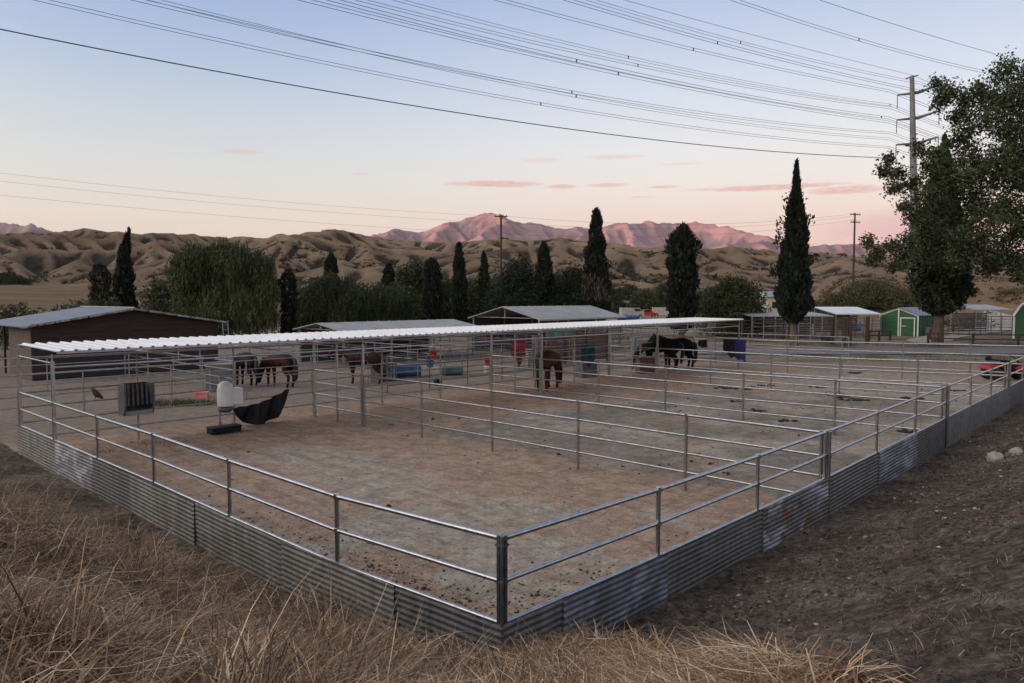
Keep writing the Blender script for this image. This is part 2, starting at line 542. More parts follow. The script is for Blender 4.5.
# ------------------------------------------------------------------ ground, hills, mountains
def ground_mat():
    m, nt, b = new_mat('ground_dirt')
    at_ = lambda nm: N(nt, 'Attribute', attribute_name=nm).outputs['Fac']
    v = coords(nt)
    vr = coords(nt, (1, 1, 1), (0, 0, AU))
    big = noise(nt, v, .16, 4, .6)
    fine = noise(nt, v, 2.2, 7, .65)
    grit = noise(nt, v, 16, 5, .7)
    # pen floor: reddish brown loam with grey trodden patches and drag marks along the pens
    pen = ramp(nt, fine, [(.26, (.22, .150, .106)), (.5, (.36, .256, .186)), (.74, (.46, .345, .262))])
    warp = noise(nt, v, .45, 3, .5)
    wv = nt.nodes.new('ShaderNodeVectorMath'); wv.operation = 'MULTIPLY_ADD'
    wc = N(nt, 'TexNoise', Scale=.35, Detail=2); nt.links.new(v, wc.inputs['Vector'])
    nt.links.new(wc.outputs['Color'], wv.inputs[0]); wv.inputs[1].default_value = (.9, .9, 0); nt.links.new(pen_coords(nt, 1.0, .16), wv.inputs[2])
    drag = noise(nt, wv.outputs[0], 1.0, 7, .62)
    wv2 = nt.nodes.new('ShaderNodeVectorMath'); wv2.operation = 'MULTIPLY_ADD'
    nt.links.new(wc.outputs['Color'], wv2.inputs[0]); wv2.inputs[1].default_value = (1.4, 1.4, 0); nt.links.new(pen_coords(nt, .22, 1.1), wv2.inputs[2])
    drag2 = noise(nt, wv2.outputs[0], 1.1, 6, .6)
    rake = noise(nt, pen_coords(nt, 4.2, .22), 1.0, 5, .6)
    patch0 = math_(nt, 'ADD', math_(nt, 'MULTIPLY', drag, .40), math_(nt, 'MULTIPLY', noise(nt, v, .30, 6, .6, .6), .62))
    patch = math_(nt, 'ADD', math_(nt, 'SUBTRACT', patch0, .03), math_(nt, 'MULTIPLY', at_('trod'), .13))
    grey = ramp(nt, patch, [(.49, 0), (.545, .9)])
    pen = mix(nt, grey, pen, ramp(nt, fine, [(.28, (.240, .208, .165)), (.5, (.365, .322, .262)), (.72, (.47, .42, .35))]))
    pen = mix(nt, .35, pen, mix(nt, 1.0, pen, ramp(nt, rake, [(.32, (.55, .53, .51)), (.5, (1.0, 1.0, 1.0)), (.68, (1.25, 1.23, 1.2))]), 'MULTIPLY'))
    line = lambda s_: ramp(nt, math_(nt, 'ABSOLUTE', math_(nt, 'SUBTRACT', s_, .5)), [(.0, .38), (.016, 0)])
    pen = mix(nt, at_('churn'), pen, ramp(nt, fine, [(.28, (.115, .100, .080)), (.5, (.19, .168, .138)), (.72, (.27, .242, .205))]))
    gr2 = noise(nt, v, 8.5, 8, .8)
    pen = mix(nt, 1.0, pen, ramp(nt, gr2, [(.30, (.48, .46, .44)), (.46, (.92, .91, .90)), (.56, (1.06, 1.06, 1.06)), (.70, (1.42, 1.40, 1.38))]), 'MULTIPLY')
    yard_gr = gr2
    pen = mix(nt, line(drag), pen, (.085, .066, .054))
    pen = mix(nt, line(drag2), pen, (.095, .074, .060))
    pen = mix(nt, ramp(nt, grit, [(.30, .75), (.42, 0)]), pen, (.075, .060, .050))
    # outside: brown dusty yard
    yard = ramp(nt, fine, [(.3, (.17, .128, .098)), (.55, (.26, .20, .155)), (.75, (.34, .28, .22))])
    yard = mix(nt, 1.0, yard, ramp(nt, yard_gr, [(.30, (.55, .53, .51)), (.5, (1, 1, 1)), (.70, (1.3, 1.3, 1.28))]), 'MULTIPLY')
    yard = mix(nt, ramp(nt, big, [(.4, 0), (.6, .55)]), yard, (.19, .165, .135))
    # bank: dark crumbly soil with dead litter
    crumb = noise(nt, v, 7, 8, .74)
    bank = ramp(nt, crumb, [(.34, (.018, .014, .011)), (.47, (.058, .045, .035)), (.58, (.115, .092, .072)), (.70, (.22, .185, .15))])
    bank = mix(nt, ramp(nt, noise(nt, v, .55, 6, .62), [(.46, 0), (.60, .8)]), bank, ramp(nt, crumb, [(.34, (.055, .045, .036)), (.5, (.15, .122, .097)), (.68, (.29, .25, .205))]))
    bank = mix(nt, ramp(nt, noise(nt, v, .7, 4, .6, .8), [(.54, 0), (.66, .6)]), bank, ramp(nt, crumb, [(.34, (.04, .024, .016)), (.5, (.12, .072, .05)), (.68, (.20, .13, .095))]))
    weed = ramp(nt, noise(nt, v, .25, 6, .65), [(.45, 0), (.6, 1)])
    field = ramp(nt, noise(nt, v, .06, 6, .65), [(.3, (.15, .11, .065)), (.5, (.26, .19, .11)), (.7, (.32, .25, .16))])
    c = mix(nt, at_('bank'), yard, bank)
    c = mix(nt, at_('pen'), c, pen)
    c = mix(nt, math_(nt, 'MULTIPLY', at_('verge'), weed), c, (.075, .080, .040))
    c = mix(nt, at_('field'), c, field)
    hs = ramp(nt, noise(nt, v, .12, 6, .7), [(.3, (.09, .075, .045)), (.5, (.19, .125, .075)), (.72, (.26, .18, .115))])
    c = mix(nt, at_('slope'), c, hs)
    nt.links.new(c, b.inputs['Base Color'])
    b.inputs['Roughness'].default_value = .95
    b.inputs['Specular IOR Level'].default_value = .15
    h = math_(nt, 'ADD', math_(nt, 'MULTIPLY', fine, .6), math_(nt, 'MULTIPLY', grit, .4))
    bump(nt, b, h, 1.0, .09)
    return m


def hill_mat():
    m, nt, b = new_mat('dry_hills')
    v = coords(nt)
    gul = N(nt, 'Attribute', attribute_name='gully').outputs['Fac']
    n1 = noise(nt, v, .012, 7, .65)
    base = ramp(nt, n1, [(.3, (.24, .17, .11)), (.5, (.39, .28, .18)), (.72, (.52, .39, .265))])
    veg_shade = ramp(nt, math_(nt, 'ADD', math_(nt, 'MULTIPLY', gul, .60), math_(nt, 'MULTIPLY', noise(nt, v, .013, 8, .74), 1.0)), [(.52, 0), (.74, .97)])  # scrub tone by noise; gullies also darkened in colour as painted shade
    base = mix(nt, veg_shade, base, ramp(nt, noise(nt, v, .05, 6, .7), [(.3, (.040, .034, .026)), (.7, (.125, .098, .070))]))
    vo = N(nt, 'TexVoronoi', Scale=.085); nt.links.new(v, vo.inputs['Vector'])
    spots = math_(nt, 'MULTIPLY', math_(nt, 'LESS_THAN', vo.outputs['Distance'], .20), ramp(nt, noise(nt, v, .009, 4), [(.46, 0), (.54, 1)]))
    base = mix(nt, math_(nt, 'MULTIPLY', spots, .8), base, (.030, .032, .022))
    fa = N(nt, 'Attribute', attribute_name='flat').outputs['Fac']
    fld = ramp(nt, noise(nt, coords(nt, (1, 3, 1)), .012, 6, .7), [(.3, (.24, .165, .09)), (.52, (.40, .29, .17)), (.72, (.50, .38, .24))])
    base = mix(nt, fa, base, fld)
    nt.links.new(base, b.inputs['Base Color'])
    b.inputs['Roughness'].default_value = .95
    b.inputs['Specular IOR Level'].default_value = .1
    bump(nt, b, noise(nt, v, .030, 10, .78), 1.0, 24)
    return m


def mountain_mat():
    m, nt, b = new_mat('mountain_rock')
    v = coords(nt)
    n1 = noise(nt, v, .0012, 7, .65)
    base = ramp(nt, n1, [(.3, (.15, .098, .098)), (.5, (.25, .165, .150)), (.72, (.37, .25, .22))])
    nt.links.new(base, b.inputs['Base Color'])
    b.inputs['Roughness'].default_value = .95
    b.inputs['Specular IOR Level'].default_value = .1
    bump(nt, b, noise(nt, v, .004, 6, .7), .6, 60)
    return m


def polar_sheet(az, r, zf):
    A, RR = np.meshgrid(az, r, indexing='xy')
    x = RR * np.sin(A); y = RR * np.cos(A)
    z = zf(x, y, A, RR)
    z, attrs = z if isinstance(z, tuple) else (z, {})
    nr, na = A.shape
    idx = np.arange(nr * na).reshape(nr, na)
    f = np.stack([idx[:-1, :-1], idx[:-1, 1:], idx[1:, 1:], idx[1:, :-1]], -1).reshape(-1, 4)
    return np.stack([x, y, z], -1).reshape(-1, 3), f[:, ::-1], {k: q.ravel() for k, q in attrs.items()}


def az_grid(inner, n, outer, m):
    a = np.linspace(-inner, inner, n)
    l = np.linspace(-outer, -inner, m, endpoint=False)
    rr = np.linspace(inner, outer, m + 1)[1:]
    return np.concatenate([l, a, rr])


def near_z(x, y, A, RR):
    z = ground_z(x, y)
    s, t = pen_st(x, y)
    d = np.hypot(np.maximum(-s, 0), np.maximum(-t, 0))
    inner = (s > .02) & (t > .02)
    nz = fbm(x / 2.5, y / 2.5, 3) * .8
    pen = np.where(inner, 1.0, 0.0) * ss((21.5 + nz - t) / 2.5) * ss((41 + nz - s) / 2.5)
    bank = np.where(inner, 0, 1.0) * ss((d + .7 + nz * .3) / .8) * (1 - ss((np.hypot(x, y) - 34) / 14))
    dark_in = inner * np.maximum(ss((1.25 + .5 * nz - s) / .7) * ss((6.5 - t) / 3), .8 * ss((.7 + .4 * nz - t) / .5) * ss((5 - s) / 3))
    bank = np.maximum(bank, np.clip(dark_in * 1.3, 0, 1)); pen = pen * (1 - np.clip(dark_in * 1.3, 0, .85))
    # trodden grey ground: a broad strip along the first pen and most of the farther pens
    trod = np.exp(-(((s - 4.6 - .12 * (t - 8)) / 2.0) ** 2) - ((t - 7.5) / 4.6) ** 2) + .9 * ss((s - 10.5) / 3) * ss((13.5 - t) / 4) - .7 * np.exp(-((s - 8.3) / 1.6) ** 2) * ss((t - 2) / 3) - .5 * ss((t - 13.5) / 2)
    verge = ss((y - 48) / 5) * (x > 10) * ss((90 - y) / 10)
    hx = ss((x - (.36 * y + 3)) / 13) * ss((y - 92) / 18)
    fld = ss((np.hypot(x, y) - 110) / 50) * (1 - hx)
    churn = np.clip(1.1 * ss((s - 9.6) / 1.0) * ss((13.8 - t) / 2) * (.45 + .9 * fbm(x / 3.2, y / 3.2, 4)), 0, .85) * (1 - .7 * ss((s - 27) / 2))
    return z, {'churn': churn, 'trod': np.clip(trod, -1, 1), 'pen': pen, 'bank': bank, 'verge': verge * 1.0, 'slope': hx, 'field': fld}


az = az_grid(R(40), 640, R(180), 150)
rr = np.geomspace(.6, 262, 520)
vs, f, at_ = polar_sheet(az, rr, near_z)
g = fast_mesh('ground', vs, f, ground_mat(), smooth=True, attrs=at_)
tag(g, 'brown dirt ground of the yard with trodden pens and a dark earth bank', None, None, 'structure')


def skyline(tab):
    px = np.array([q[0] for q in tab], float); py = np.array([q[1] for q in tab], float)
    return lambda a: np.interp(512 + F * np.tan(a), px, (HY - py) / F)


HILL = skyline([(-600, 240), (-200, 232), (0, 236), (40, 235), (75, 233), (110, 236), (150, 236), (190, 237), (215, 240), (250, 241), (285, 236),
                (310, 235), (365, 237), (390, 242), (420, 244), (450, 246), (480, 243), (500, 242), (530, 243), (560, 241), (600, 245), (640, 249),
                (700, 250), (760, 253), (830, 258), (870, 259), (940, 262), (1024, 264), (1700, 250)])
MOUNT = skyline([(-600, 236), (-300, 228), (-60, 224), (0, 221), (15, 221), (60, 229), (85, 236), (120, 246), (160, 244), (200, 237), (225, 237), (262, 241),
                 (300, 246), (340, 241), (362, 233), (395, 231), (420, 231), (440, 225), (465, 217), (487, 211.5), (500, 214.5), (520, 221), (545, 223),
                 (575, 228), (590, 229), (610, 223), (640, 221), (680, 223), (700, 221), (720, 223), (745, 231), (778, 239), (806, 247), (825, 242),
                 (840, 241), (865, 244), (895, 240), (940, 246), (1024, 252), (1700, 240)])


def fit_skyline(z, A, RR, target, smooth=9):
    """scale every azimuth column so that its highest elevation meets the skyline"""
    Y = RR * np.cos(A)
    el = ((z - H) / Y).max(axis=0)
    k = target / np.maximum(el, 1e-4)
    ker = np.ones(smooth) / smooth
    k2 = np.convolve(np.pad(k, smooth // 2, mode='edge'), ker, mode='valid')
    return k2


def erode(z, dx, steps, K, kappa, cap, up=None, mexp=.5):
    """carve gullies: rain runs down the height grid (multiple flow) and cuts where it gathers"""
    sh = [(-1, 0, 1), (1, 0, 1), (0, -1, 1), (0, 1, 1), (-1, -1, 1.414), (-1, 1, 1.414), (1, -1, 1.414), (1, 1, 1.414)]
    z = z.astype(np.float32); w = np.ones_like(z)
    for it in range(steps):
        if up is not None:
            z = z + up
        zp = np.pad(z, 1, mode='edge')
        fr, tot, smax = [], np.zeros_like(z), np.zeros_like(z)
        for i, j, d in sh:
            s_ = np.maximum((z - zp[1 + i:1 + i + z.shape[0], 1 + j:1 + j + z.shape[1]]) / (dx * d), 0)
            smax = np.maximum(smax, s_)
            s4 = s_ * s_ * s_
            fr.append(s4); tot += s4
        tot = np.maximum(tot, 1e-12)
        for rep_ in range(2):
            wn = np.ones_like(z)
            for (i, j, d), s4 in zip(sh, fr):
                q_ = np.pad(w * s4 / tot, 1)
                wn += q_[1 - i:1 - i + z.shape[0], 1 - j:1 - j + z.shape[1]]
            w = np.minimum(wn, cap)
        e_ = np.minimum(K * w ** mexp * smax, .45 * smax * dx)
        zp = np.pad(z - e_, 1, mode='edge')
        z = zp[1:-1, 1:-1] + kappa * (zp[:-2, 1:-1] + zp[2:, 1:-1] + zp[1:-1, :-2] + zp[1:-1, 2:] - 4 * zp[1:-1, 1:-1])
    return z, w


def bilerp(g, x, y, x0, y0, dx):
    fx = np.clip((x - x0) / dx, 0, g.shape[1] - 1.001); fy = np.clip((y - y0) / dx, 0, g.shape[0] - 1.001)
    i = fx.astype(int); j = fy.astype(int); a = fx - i; b_ = fy - j
    return (g[j, i] * (1 - a) + g[j, i + 1] * a) * (1 - b_) + (g[j + 1, i] * (1 - a) + g[j + 1, i + 1] * a) * b_


HX, HY0, HDX = -1750.0, 250.0, 5.0


def hill_grid():
    dx = HDX
    X_, Yg = np.meshgrid(np.arange(HX, -HX, dx), np.arange(HY0, 1550, dx))
    A = np.arctan2(X_, Yg); RR = np.hypot(X_, Yg)
    rid = 1120 + 120 * perlin(A * 6 + 3, A * 0 + .4)
    zc = HILL(A) * rid * np.cos(A) + H - 11
    r0_ = 400 + 180 * (1 - ss((A + .58) / .12)) + 60 * perlin(A * 9, A * 0 + 2.2)
    e = np.clip((RR - r0_) / (rid - r0_), 0, 1)
    back = np.clip((RR - rid) / 700, 0, 1)
    crest = np.exp(-((RR - rid) / 110) ** 2)
    n1 = 1 - np.abs(perlin((X_ + 45 * perlin(X_ / 150, Yg / 150)) / 190, Yg / 380)) * 1.8
    n2 = fbm(X_ / 70, Yg / 70, 4)
    z = zc * (e ** 1.05 * (1 - .5 * back)) * (1 + (1 - .85 * crest) * (.60 * (n1 - .45))) + 6 * n2 * np.clip(e * 5, 0, 1) * (1 - .8 * crest)
    z += RNG.normal(0, .4, z.shape) * np.clip(e * 5, 0, 1)
    z = np.maximum(z, 0)
    z2, w2 = erode(z * .30, dx, 250, .15, .01, 320, z * (2.0 / 250))
    return z2, w2, dx


def hills_z(x, y, A, RR):
    base = ground_z(x, y, False)
    g_, w_g, dx = hill_grid()
    zz = bilerp(g_, x, y, HX, HY0, dx)
    wl = bilerp(np.log(w_g), x, y, HX, HY0, dx)
    zz = zz + .9 * fbm(x / 15, y / 15, 3) * np.clip(zz / 12, 0, 1)
    k = fit_skyline(zz + 11.5, A, RR, HILL(A[0]), 61)
    zz = np.where(np.abs(A) < R(46), zz * k[None, :], zz)
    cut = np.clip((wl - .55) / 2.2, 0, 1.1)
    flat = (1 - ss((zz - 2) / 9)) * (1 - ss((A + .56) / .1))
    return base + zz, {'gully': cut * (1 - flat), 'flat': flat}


az = az_grid(R(38), 900, R(75), 60)
rr = np.concatenate([np.linspace(258, 400, 30), np.linspace(400, 1250, 330)[1:], np.linspace(1250, 1540, 40)[1:]])
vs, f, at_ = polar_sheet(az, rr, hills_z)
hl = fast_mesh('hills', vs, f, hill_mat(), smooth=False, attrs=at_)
rg = np.random.default_rng(15)
hv = vs; okh = (np.abs(np.arctan2(hv[:, 0], hv[:, 1])) < R(39)) & (hv[:, 2] > 14) & (np.hypot(hv[:, 0], hv[:, 1]) < 1230)
wgt = np.clip(-.05 + .9 * at_['gully'] + .9 * fbm(hv[:, 0] / 130, hv[:, 1] / 130, 4), 0, 1)
pick = np.where(okh & (rg.random(len(hv)) < wgt * .12 * (1 - .85 * (hv[:, 2] > 62))))[0]
pick = rg.permutation(pick)[:14000]
cc = np.repeat(hv[pick], 7, 0); br_ = np.repeat(rg.gamma(3, .34, len(pick)) + .4, 7)
cc = cc + rg.normal(0, .55, (len(cc), 3)) * br_[:, None] * [1, 1, .5] + np.stack([0 * br_, 0 * br_, br_ * .35], 1)
hs_ = leaves('hill_scrub', cc, unit(rg.normal(size=(len(cc), 3))) * (br_ * rg.uniform(.5, .9, len(cc)))[:, None], br_ * rg.uniform(.3, .55, len(cc)), foliage('chaparral', (.022, .022, .015), (.075, .066, .040), None, .02), None, rg)
tag(hs_, 'dark chaparral bushes scattered over the badland hills', None, None, 'stuff')
tag(hl, 'dry tan badland hills cut by gullies behind the tree line', None, None, 'structure')


def mount_z(x, y, A, RR):
    dx = 62.0
    X_, Yg = np.meshgrid(np.arange(-16500, 16500, dx), np.arange(7000, 21500, dx))
    a_ = np.arctan2(X_, Yg); r_ = np.hypot(X_, Yg)
    rid = 16800 + 1200 * perlin(a_ * 5 + 8, a_ * 0 + .3)
    e = np.clip((r_ - 9500) / (rid - 9500), 0, 1); back = np.clip((r_ - rid) / 6000, 0, 1)
    crest = np.exp(-((r_ - rid) / 1100) ** 2)
    zc = MOUNT(a_) * rid * np.cos(a_)
    n1 = 1 - np.abs(perlin((X_ + 500 * perlin(X_ / 1900, Yg / 1900)) / 2700, Yg / 5200)) * 1.8
    z = zc * (e ** 1.1 * (1 - .6 * back)) * (1 + (1 - .9 * crest) * .55 * (n1 - .45)) + 70 * fbm(X_ / 850, Yg / 850, 4) * np.clip(e * 5, 0, 1) * (1 - .85 * crest)
    z += RNG.normal(0, 5, z.shape)
    z = np.maximum(z, 0)
    g_, w_g = erode(z * .3, dx, 160, 3.0, .012, 300, z * (2.0 / 160))
    zz = bilerp(g_, x, y, -16500, 7000, dx)
    k = fit_skyline(zz, A, RR, MOUNT(A[0]), 41)
    return np.maximum(np.where(np.abs(A) < R(44), zz * k[None, :], zz), 0) - 40


az = az_grid(R(38), 760, R(75), 50)
rr = np.linspace(9000, 21400, 240)
vs, f, at_ = polar_sheet(az, rr, mount_z)
mt = fast_mesh('mountains', vs, f, mountain_mat(), smooth=True)
tag(mt, 'distant mountain range catching pink evening light', None, None, 'structure')

# plain between hills and mountains, all round, and an added unseen ridge blocking the low sun
SUN_AZ, SUN_EL = R(241), R(2.2)              # compass style: 0 = +Y, clockwise; behind the camera, to the left
SDIR = Vector((math.sin(SUN_AZ) * math.cos(SUN_EL), math.cos(SUN_AZ) * math.cos(SUN_EL), math.sin(SUN_EL)))
pl = MB()
n = 96
ringr = [0.1, 250, 2000, 24000]
rv = [Vector((r_ * math.sin(2 * math.pi * k / n), r_ * math.cos(2 * math.pi * k / n), -6.0)) for r_ in ringr for k in range(n)]
pl.add(rv, [(i * n + k, (i + 1) * n + k, (i + 1) * n + (k + 1) % n, i * n + (k + 1) % n) for i in range(3) for k in range(n)])
ob = pl.build('plain_terrain', pm('plain_dirt', (.16, .12, .08), (.24, .18, .12), .01, .95, 0, 0))
tag(ob, 'flat dry valley floor reaching the horizon', None, None, 'structure')


def sun_block_z(x, y):
    # along = distance towards the sun, across = sideways
    al = x * math.sin(SUN_AZ) + y * math.cos(SUN_AZ)
    ac = x * math.cos(SUN_AZ) - y * math.sin(SUN_AZ)
    hgt = 335 * np.exp(-((al - 1500) / 330) ** 2) * (1 - ss((np.abs(ac - 900) - 2700) / 900))
    return hgt * (.92 + .12 * ridged(x / 500, y / 500, 4)) - 8


al_, ac_ = np.meshgrid(np.linspace(500, 2500, 60), np.linspace(-3000, 4800, 150), indexing='ij')
x_ = al_ * math.sin(SUN_AZ) + ac_ * math.cos(SUN_AZ); y_ = al_ * math.cos(SUN_AZ) - ac_ * math.sin(SUN_AZ)
z_ = sun_block_z(x_, y_)
idx = np.arange(x_.size).reshape(x_.shape)
f = np.stack([idx[:-1, :-1], idx[:-1, 1:], idx[1:, 1:], idx[1:, :-1]], -1).reshape(-1, 4)
rb = fast_mesh('sun_block_ridge', np.stack([x_, y_, z_], -1).reshape(-1, 3), f, pm('sun_block_dirt', (.12, .09, .06), (.2, .15, .1), .01, .95, 0, 0), smooth=True)
tag(rb, 'added unseen ridge that blocks the low sun from the yard and hills', None, None, 'structure')

# ------------------------------------------------------------------ road and paths beyond the pens
def strip(name, pts_a, pts_b, mat, lift, label):
    mb = MB()
    n_ = len(pts_a)
    vs_ = []
    for p in list(pts_a) + list(pts_b):
        vs_.append((p[0], p[1], gz0(p[0], p[1]) + lift))
    mb.add(vs_, [(i, n_ + i, n_ + i + 1, i + 1) for i in range(n_ - 1)], True)
    o = mb.build(name, mat)
    tag(o, label, None, None, 'structure')
    return o


xs = np.linspace(14, 90, 26)
rd_a = [(x, 56.5 + .02 * (x - 40)) for x in xs]; rd_b = [(x, 63.5 + .02 * (x - 40)) for x in xs]
strip('road', rd_a, rd_b, 'asphalt', .05, 'grey asphalt lane crossing beyond the pens')
pa = [gnd(920, 345), gnd(905, 341), gnd(922, 337), gnd(950, 333), gnd(975, 330), gnd(985, 327)]
pb = [gnd(985, 346), gnd(950, 342), gnd(960, 338), gnd(985, 334), gnd(1012, 331), gnd(1015, 328)]
strip('path', [(p.x, p.y) for p in pa], [(p.x, p.y) for p in pb], 'concrete_path', .07, 'pale dirt driveway leading past the green shed')

# ------------------------------------------------------------------ pipe fences
def zl(t):
    return float(np.interp(t, [0, 3.05, 6.1, 9.15, 18.3], [1.80, 1.68, 1.70, 1.735, 1.74]))


def zr(s):
    return float(np.interp(s, [0, 3.05, 6.1, 9.15, 18.3, 30, 40], [1.80, 1.735, 1.71, 1.71, 1.80, 1.90, 2.05]))


def pipe_fence(stations, ztop, drops, label, group=None, r=.027, mat='pipe', post_r=.03, doubles=(), foot=None, skip_posts=(), loc=None, clamps=True, n=8):
    """stations: world xy points of the posts; ztop(i): top rail height; drops: rails below it"""
    base = Vector((stations[0].x, stations[0].y, 0)) if loc is None else Vector(loc)
    th = thing('pipe_fence', label, 'fence', base, group)
    for j, dz in enumerate(drops):
        mb = MB()
        mb.ptube([Vector((p.x, p.y, ztop(i) - dz)) for i, p in enumerate(stations)], r * (1.12 if j == 0 else 1), n)
        mb.build('rail', mat, th)
    for i, p in enumerate(stations):
        if i in skip_posts:
            continue
        mb = MB()
        zb = (foot(i) if foot else gz0(p.x, p.y)) - .12
        offs = [Vector((0, 0, 0))]
        if i in doubles:
            d = (stations[min(i + 1, len(stations) - 1)] - stations[max(i - 1, 0)]).normalized()
            offs = [d * .075, d * -.075]
        for o in offs:
            a = Vector((p.x, p.y, zb)) + o; c = Vector((p.x, p.y, ztop(i) + (.03 if i in doubles else 0))) + o
            mb.tube(a, c, post_r, n=n)
            if clamps:
                for dz in drops:
                    q = Vector((p.x, p.y, ztop(i) - dz)) + o
                    mb.tube(q - Vector((0, 0, .035)), q + Vector((0, 0, .035)), post_r * 1.35, n=n)
        mb.build('post', mat, th)
    return th


def corr_sheet(p0, p1, zt0, zt1, zb0, zb1, outward, mat, parent, seed):
    """one corrugated sheet, ribs lengthwise, between two ground points"""
    rg = random.Random(seed)
    pitch, amp = .077, .0070
    ht = max(zt0 - zb0, zt1 - zb1)
    nz = int(ht / pitch * 10)
    d = (p1 - p0); L = d.length; d.normalize()
    nx = 14
    vs_, fs = [], []
    tilt = rg.uniform(-.02, .02); bow = rg.uniform(-.02, .02)
    for i in range(nx + 1):
        q = i / nx
        zt = zt0 + (zt1 - zt0) * q; zb = zb0 + (zb1 - zb0) * q
        for j in range(nz + 1):
            h_ = j / nz
            zz = zt - (ht * (1 - h_))
            off = amp * math.sin(2 * math.pi * (ht * h_) / pitch) + tilt * (h_ - 1) + bow * math.sin(math.pi * q) * (1 - h_) + .006 * math.sin(q * 9 + seed)
            vs_.append(p0 + d * (L * q) + outward * off + Vector((0, 0, zz)))
    for i in range(nx):
        for j in range(nz):
            a = i * (nz + 1) + j
            fs.append((a, a + nz + 1, a + nz + 2, a + 1))
    mb = MB().add(vs_, fs, True)
    return mb.build('corrugated_sheet', mat, parent)


# left perimeter run
st = [W(0, P * i) for i in range(7)]
fl = pipe_fence(st, lambda i: zl(P * i), (0, .46, .915), 'galvanised pipe fence on the left with corrugated sheets along its foot', 'sheeted outer fences of the pens',
                r=.029, post_r=.032, skip_posts=(0,), doubles=(6,))
fr = pipe_fence([W(P * i, 0) for i in range(14)], lambda i: zr(P * i), (0, .46, .915), 'galvanised pipe fence running away right with rusty and oxidised sheets', 'sheeted outer fences of the pens',
                r=.029, post_r=.032, skip_posts=(0,), doubles=(3, 6, 9, 12))
# square corner post belongs to the left run
mb = MB()
cp = W(0, 0)
zc0, zc1 = .3, 1.83
for sx in (-1, 1):
    for sy in (-1, 1):
        c = cp + U * (sx * .027) + V * (sy * .027)
        mb.tube((c.x, c.y, zc0), (c.x, c.y, zc1), .021, n=10)
mb.box((cp.x, cp.y, (zc0 + zc1) / 2), (.058, .058, zc1 - zc0 - .01), -AU + math.pi / 2)
for zz in (1.80, 1.73, 1.34):
    mb.box((cp.x, cp.y, zz), (.104, .104, .025), -AU + math.pi / 2)
mb.build('corner_post', 'pipe_dark', fl)
lm = ['sheet_plain', 'sheet_plain', 'sheet_dark', 'sheet_plain', 'sheet_dark', 'sheet_blue', 'sheet_plain']
edges = [-.070, 1.75, 4.3, 7.3, 10.1, 12.4, 14.9, 18.35]
lm = ['sheet_dark', 'sheet_plain', 'sheet_plain', 'sheet_plain', 'sheet_dark', 'sheet_blue', 'sheet_plain']
for i in range(7):
    a, c = edges[i], edges[i + 1] + .10
    off = -U * (.052 + .012 * (i % 2))
    p0, p1 = W(0, a) + off, W(0, c) + off
    zb = [gz0(p.x - U.x * .1, p.y - U.y * .1) - .14 for p in (p0, p1)]
    corr_sheet(p0, p1, zl(max(a, 0)) - .895, zl(c) - .895, zb[0], zb[1], -U, lm[i], fl, i)
edges = [-.070, .95, 3.1, 6.2, 9.0, 12.2, 15.2, 18.2, 21.3, 24.4, 27.4, 30.5, 33.5, 36.6, 39.6]
rm = ['sheet_plain', 'sheet_blue', 'sheet_plain', 'sheet_rust', 'sheet_plain', 'sheet_blue', 'sheet_dark', 'sheet_plain', 'sheet_plain', 'sheet_plain', 'sheet_dark', 'sheet_plain', 'sheet_plain', 'sheet_plain']
for i in range(14):
    a, c = edges[i], edges[i + 1] + .10
    off = -V * (.052 + .012 * (i % 2))
    p0, p1 = W(a, 0) + off, W(c, 0) + off
    zb = [gz0(p.x - V.x * .1, p.y - V.y * .1) - .14 for p in (p0, p1)]
    corr_sheet(p0, p1, zr(max(a, 0)) - .895, zr(c) - .895, zb[0], zb[1], -V, rm[i], fr, 40 + i)

# dividers
DROPS = (0, .46, .86, 1.29)
div_lab = {1: 'nearest pipe divider crossing the yard from the first shelter post', 2: 'middle pipe divider ending beside the chestnut horse', 3: 'third pipe divider running beside the black horse'}
for k in (1, 2, 3):
    s = 9.15 * k
    z0 = zr(s) - .02
    stn = [W(s, .02 + P * i) for i in range(7)]
    pipe_fence(stn, lambda i, z0=z0: z0 + (1.72 - z0) * min(i / 2, 1), DROPS, div_lab[k], 'pipe dividers between the pens', mat='pipe_div', r=.031, post_r=.034, doubles=(0, 5))
# end run and back run
pipe_fence([W(36.6, .02 + P * i) for i in range(7)], lambda i: float(np.interp(i, [0, 4, 6], [2.06, 1.84, 1.74])), DROPS, 'farthest pipe divider hung with the purple blanket', 'pipe dividers between the pens', mat='pipe_div', r=.031, post_r=.034)
pipe_fence([W(P * i, 18.3) for i in range(13)], lambda i: 1.72, (0, .40, .82, 1.26), 'pipe fence along the back posts of the white shelter', None, mat='pipe_dull', r=.022, post_r=.027)

# yards behind the shelter
def run(s0, t0, s1, t1, n_, top=1.6, label='', group='pipe fences of the yards behind', mat='pipe_dull', rails=(0, .38, .76, 1.14), post_r=.03):
    pts = [W(s0 + (s1 - s0) * i / n_, t0 + (t1 - t0) * i / n_) for i in range(n_ + 1)]
    return pipe_fence(pts, lambda i: top, rails, label, group, r=.022, mat=mat, post_r=post_r, clamps=False, n=6)


